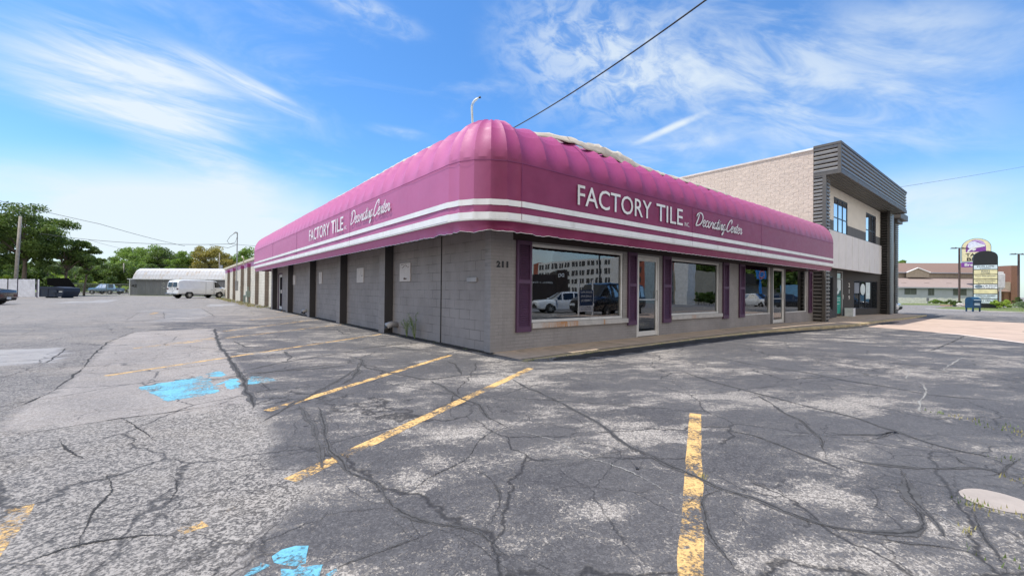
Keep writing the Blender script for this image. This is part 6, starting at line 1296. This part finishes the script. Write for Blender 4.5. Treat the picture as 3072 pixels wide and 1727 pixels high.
p = mv(2278, 52); car('white_suv', 'white SUV facing the shop, reflected in the window beside the second door', 'car', (p[0], p[1], -.45), R_(118), WPAINT, wag, (-1.4, 1.42), WG)
p = mv(2372, 46); car('dark_suv', 'black SUV reflected right of the second door', 'car', (p[0], p[1], -.45), R_(70), BLKP, wag, (-1.4, 1.42), WG)
# realtor sign
AS = thing('lease_sign', 'AVAILABLE real-estate sign board on a post, reflected reversed in the first shop window', 'sign', (*mv(1762, 23), -.3), 0)
NAVY = mat('sign_navy', (.02, .05, .12), .5); mb = MB(); mb.box(-.4, .4, -.03, .03, .95, 1.3, 1); mb.box(-.4, .4, -.03, .03, .63, .949, 1); mb.box(-.4, .4, -.03, .03, .35, .629, 0); bd = mb.build('board', [FW, NAVY], AS)
mb = MB(); mb.box(-.44, -.4, -.03, .03, 0, 1.75); mb.box(.4, .44, -.03, .03, 0, 1.75); mb.build('post', WVIN, AS)
AS.rotation_euler = (0, 0, 0); AS.scale = (1.3, 1.3, 1.25); 
for s_, z_, h_, w_, m_ in (('AVAILABLE', 1.16, .1, .68, WT), ('COLDWELL BANKER', .98, .09, .6, WT), ('COMMERCIAL', .8, .09, .6, WT), ('John P.', .52, .07, .6, NAVY), ('(574)243-9500', .42, .06, .62, NAVY)): text_mesh(s_, (w_ / 2, .032, z_), (-1, 0, 0), (0, 0, 1), w_, h_, m_, bd, 'board_text', bold=.02)
# motel sign and low buildings
MS = thing('motel_sign', 'square blue sign with a red ring on a blue post, reflected near second door', 'sign', (*mv(2282, 72), -.4), 0); BLS = mat('sign_blue', (.02, .22, .60), .5); RDS = mat('sign_red', (.55, .02, .04), .5)
q = 72 / F_PX; mb = MB(); mb.box(-1.5, 1.5, 0, .3, 1.6 + 45 * q, 1.6 + 71 * q); cb = mb.build('cabinet', BLS, MS); cz_ = 1.6 + 58 * q
for r_, m_, yy in ((.95, WT, .303), (.88, RDS, .306), (.62, WT, .309), (.55, BLS, .312)): mb = MB(); mb.add([(r_ * 1.05 * math.cos(a), yy, cz_ + r_ * .8 * math.sin(a)) for a in np.linspace(0, 6.28, 28, endpoint=False)], [tuple(range(28))]); mb.build('ring', m_, cb)
mb = MB(); mb.box(-.3, .3, .02, .28, 0, 1.6 + 45 * q); mb.build('post', BLS, MS)
GT = thing('glass_stair_tower', 'pale glazed stair tower with white canopy, reflected in the second shop window', 'building')
a = mv(2008, 60); b = mv(2050, 60); GLT = mat('pale_glass_block', (.34, .42, .45), .3); mb = MB(); mb.box(a[0], b[0] - .5, a[1] - 4, a[1], -.5, 9)
mb.build('tower', GLT, GT); mb = MB()
for i in range(7): mb.box(a[0], b[0] - .5, a[1] + .002, a[1] + .05, i * 1.3, i * 1.3 + .1)
for i in range(4): xx = a[0] + i * (b[0] - a[0] - .5) / 3; mb.box(xx, xx + .1, a[1] + .051, a[1] + .1, -.5, 9)
mb.build('mullions', mat('mullion_grey', (.2, .22, .24), .5), GT)
a2 = mv(2066, 58); mb = MB(); mb.box(a2[0], a2[0] + 1.9, a2[1] - 2, a2[1], -.5, 7.5); mb.build('white_pier', HW, GT); mb = MB(); mb.add([(b[0] + 1.6 * math.sin(t_) * 1.0, a[1] + .6, 4.6 + 3.6 * math.cos(t_)) for t_ in np.linspace(0, math.pi, 14)], [tuple(range(14))]); mb.build('round_canopy', HW, GT)
BW = thing('beige_wall_building', 'plain beige block building across the street, reflected in the second shop window', 'building'); a = mv(2088, 64); b = mv(2235, 66); mb = MB(); mb.box(a[0], b[0] + 2, min(a[1], b[1]) - 6, min(a[1], b[1]), -.5, 4.6); mb.build('wall', mat('beige_wall', (.46, .40, .29), .8), BW)
def rt(px, d, *a_, **k2): p = mv(px, d); return tree(p[0], p[1], *a_, base=-.4, **k2)
rt(2130, 75, 10, 4.5, 'dark', 'dark tree above the beige building across the street', .75, 4000, .35, 30, group='trees across the street'); rt(2360, 80, 13, 6, 'dark', 'large dark tree reflected right of the second door', .9, 6000, .4, 34, group='trees across the street'); rt(2420, 80, 12, 6, 'mid', 'mid green tree reflected behind the blinds', .9, 5000, .4, 30, group='trees across the street')
rt(2250, 95, 9, 5, 'mid', 'tree behind the blue sign across the street', .8, 4000, .4, 26, group='trees across the street'); rt(2320, 100, 11, 6, 'dark', 'tall tree behind the second door reflection', .9, 5000, .4, 30, group='trees across the street')
for i in range(9): rt(2100 + i * 7, 57, 1.9, .75, 'dark', 'clipped dark hedge bush in front of the beige building, number %s from the west' % ['one', 'two', 'three', 'four', 'five', 'six', 'seven', 'eight', 'nine'][i], 1.0, 500, .16, 8, name='hedge_bush', group='hedge across the street', tr=.04)
BL = thing('low_motel', 'low dark-roofed motel block behind the blue sign across the street', 'building'); a = mv(2250, 90); mb = MB(); mb.box(a[0] - 4, a[0] + 26, a[1] - 8, a[1], -.5, 3.2); mb.build('wall', mat('motel_tan', (.4, .36, .3), .8), BL); mb = MB(); mb.prism([(-5, 3.2), (27, 3.2), (25, 5.4), (-3, 5.4)], (a[0], a[1] + .4, 0), (1, 0, 0), (0, 0, 1), (0, -1, 0), 0, 9); mb.build('roof', mat('dark_roof', (.06, .055, .05), .8), BL)
BT = thing('box_trailer', 'blue and white trailer reflected at the right end of the shop front', 'trailer', (*mv(2400, 62), -.4), 0); mb = MB(); mb.box(-4, 4, -1.2, 1.2, .6, 2.9); mb.build('body', mat('trailer_blue', (.12, .28, .42), .5), BT); mb = MB(); mb.box(-4, 4, 1.201, 1.22, 2.7, 2.9); mb.build('trim', WT, BT)
for x in (-2.6, 2.6): mb = MB(); mb.cyl((x, 1.0, .4), (0, 1, 0), .4, .2, 18); mb.build('wheel', TYRE, BT)
for px, d in ((1800, 60),):
    p = mv(px, d); g_ = thing('street_pole', 'slim dark street pole standing across the road, reflected in the first window', 'pole', (p[0], p[1], -.4)); mb = MB(); mb.tube([(0, 0, 0), (0, 0, 10)], .11, 8); mb.build('shaft', WIRE, g_); mb = MB(); mb.box(-.8, .8, -.05, .05, 9, 9.1); mb.build('crossarm', WIRE, g_)
for z_, lb in ((8.6, 'upper street cable running parallel to the shop front across the road'), (7.6, 'lower street cable running parallel to the shop front across the road')): wire((-60, -30, z_), (140, -34, z_ + .4), .6, lb, .03)
struct(flat('street', [(-300, -19), (-300, -33), (400, -33), (400, -19)], .012, RD, None, sub=6)); struct(flat('grass', [(-300, -36), (-300, -39), (400, -39), (400, -36)], .02, GRS, None, sub=6), 'stuff')
mb = MB(); mb.box(-300, 400, -33.4, -33.2, -.5, -.3); struct(mb.build('kerb', KB))
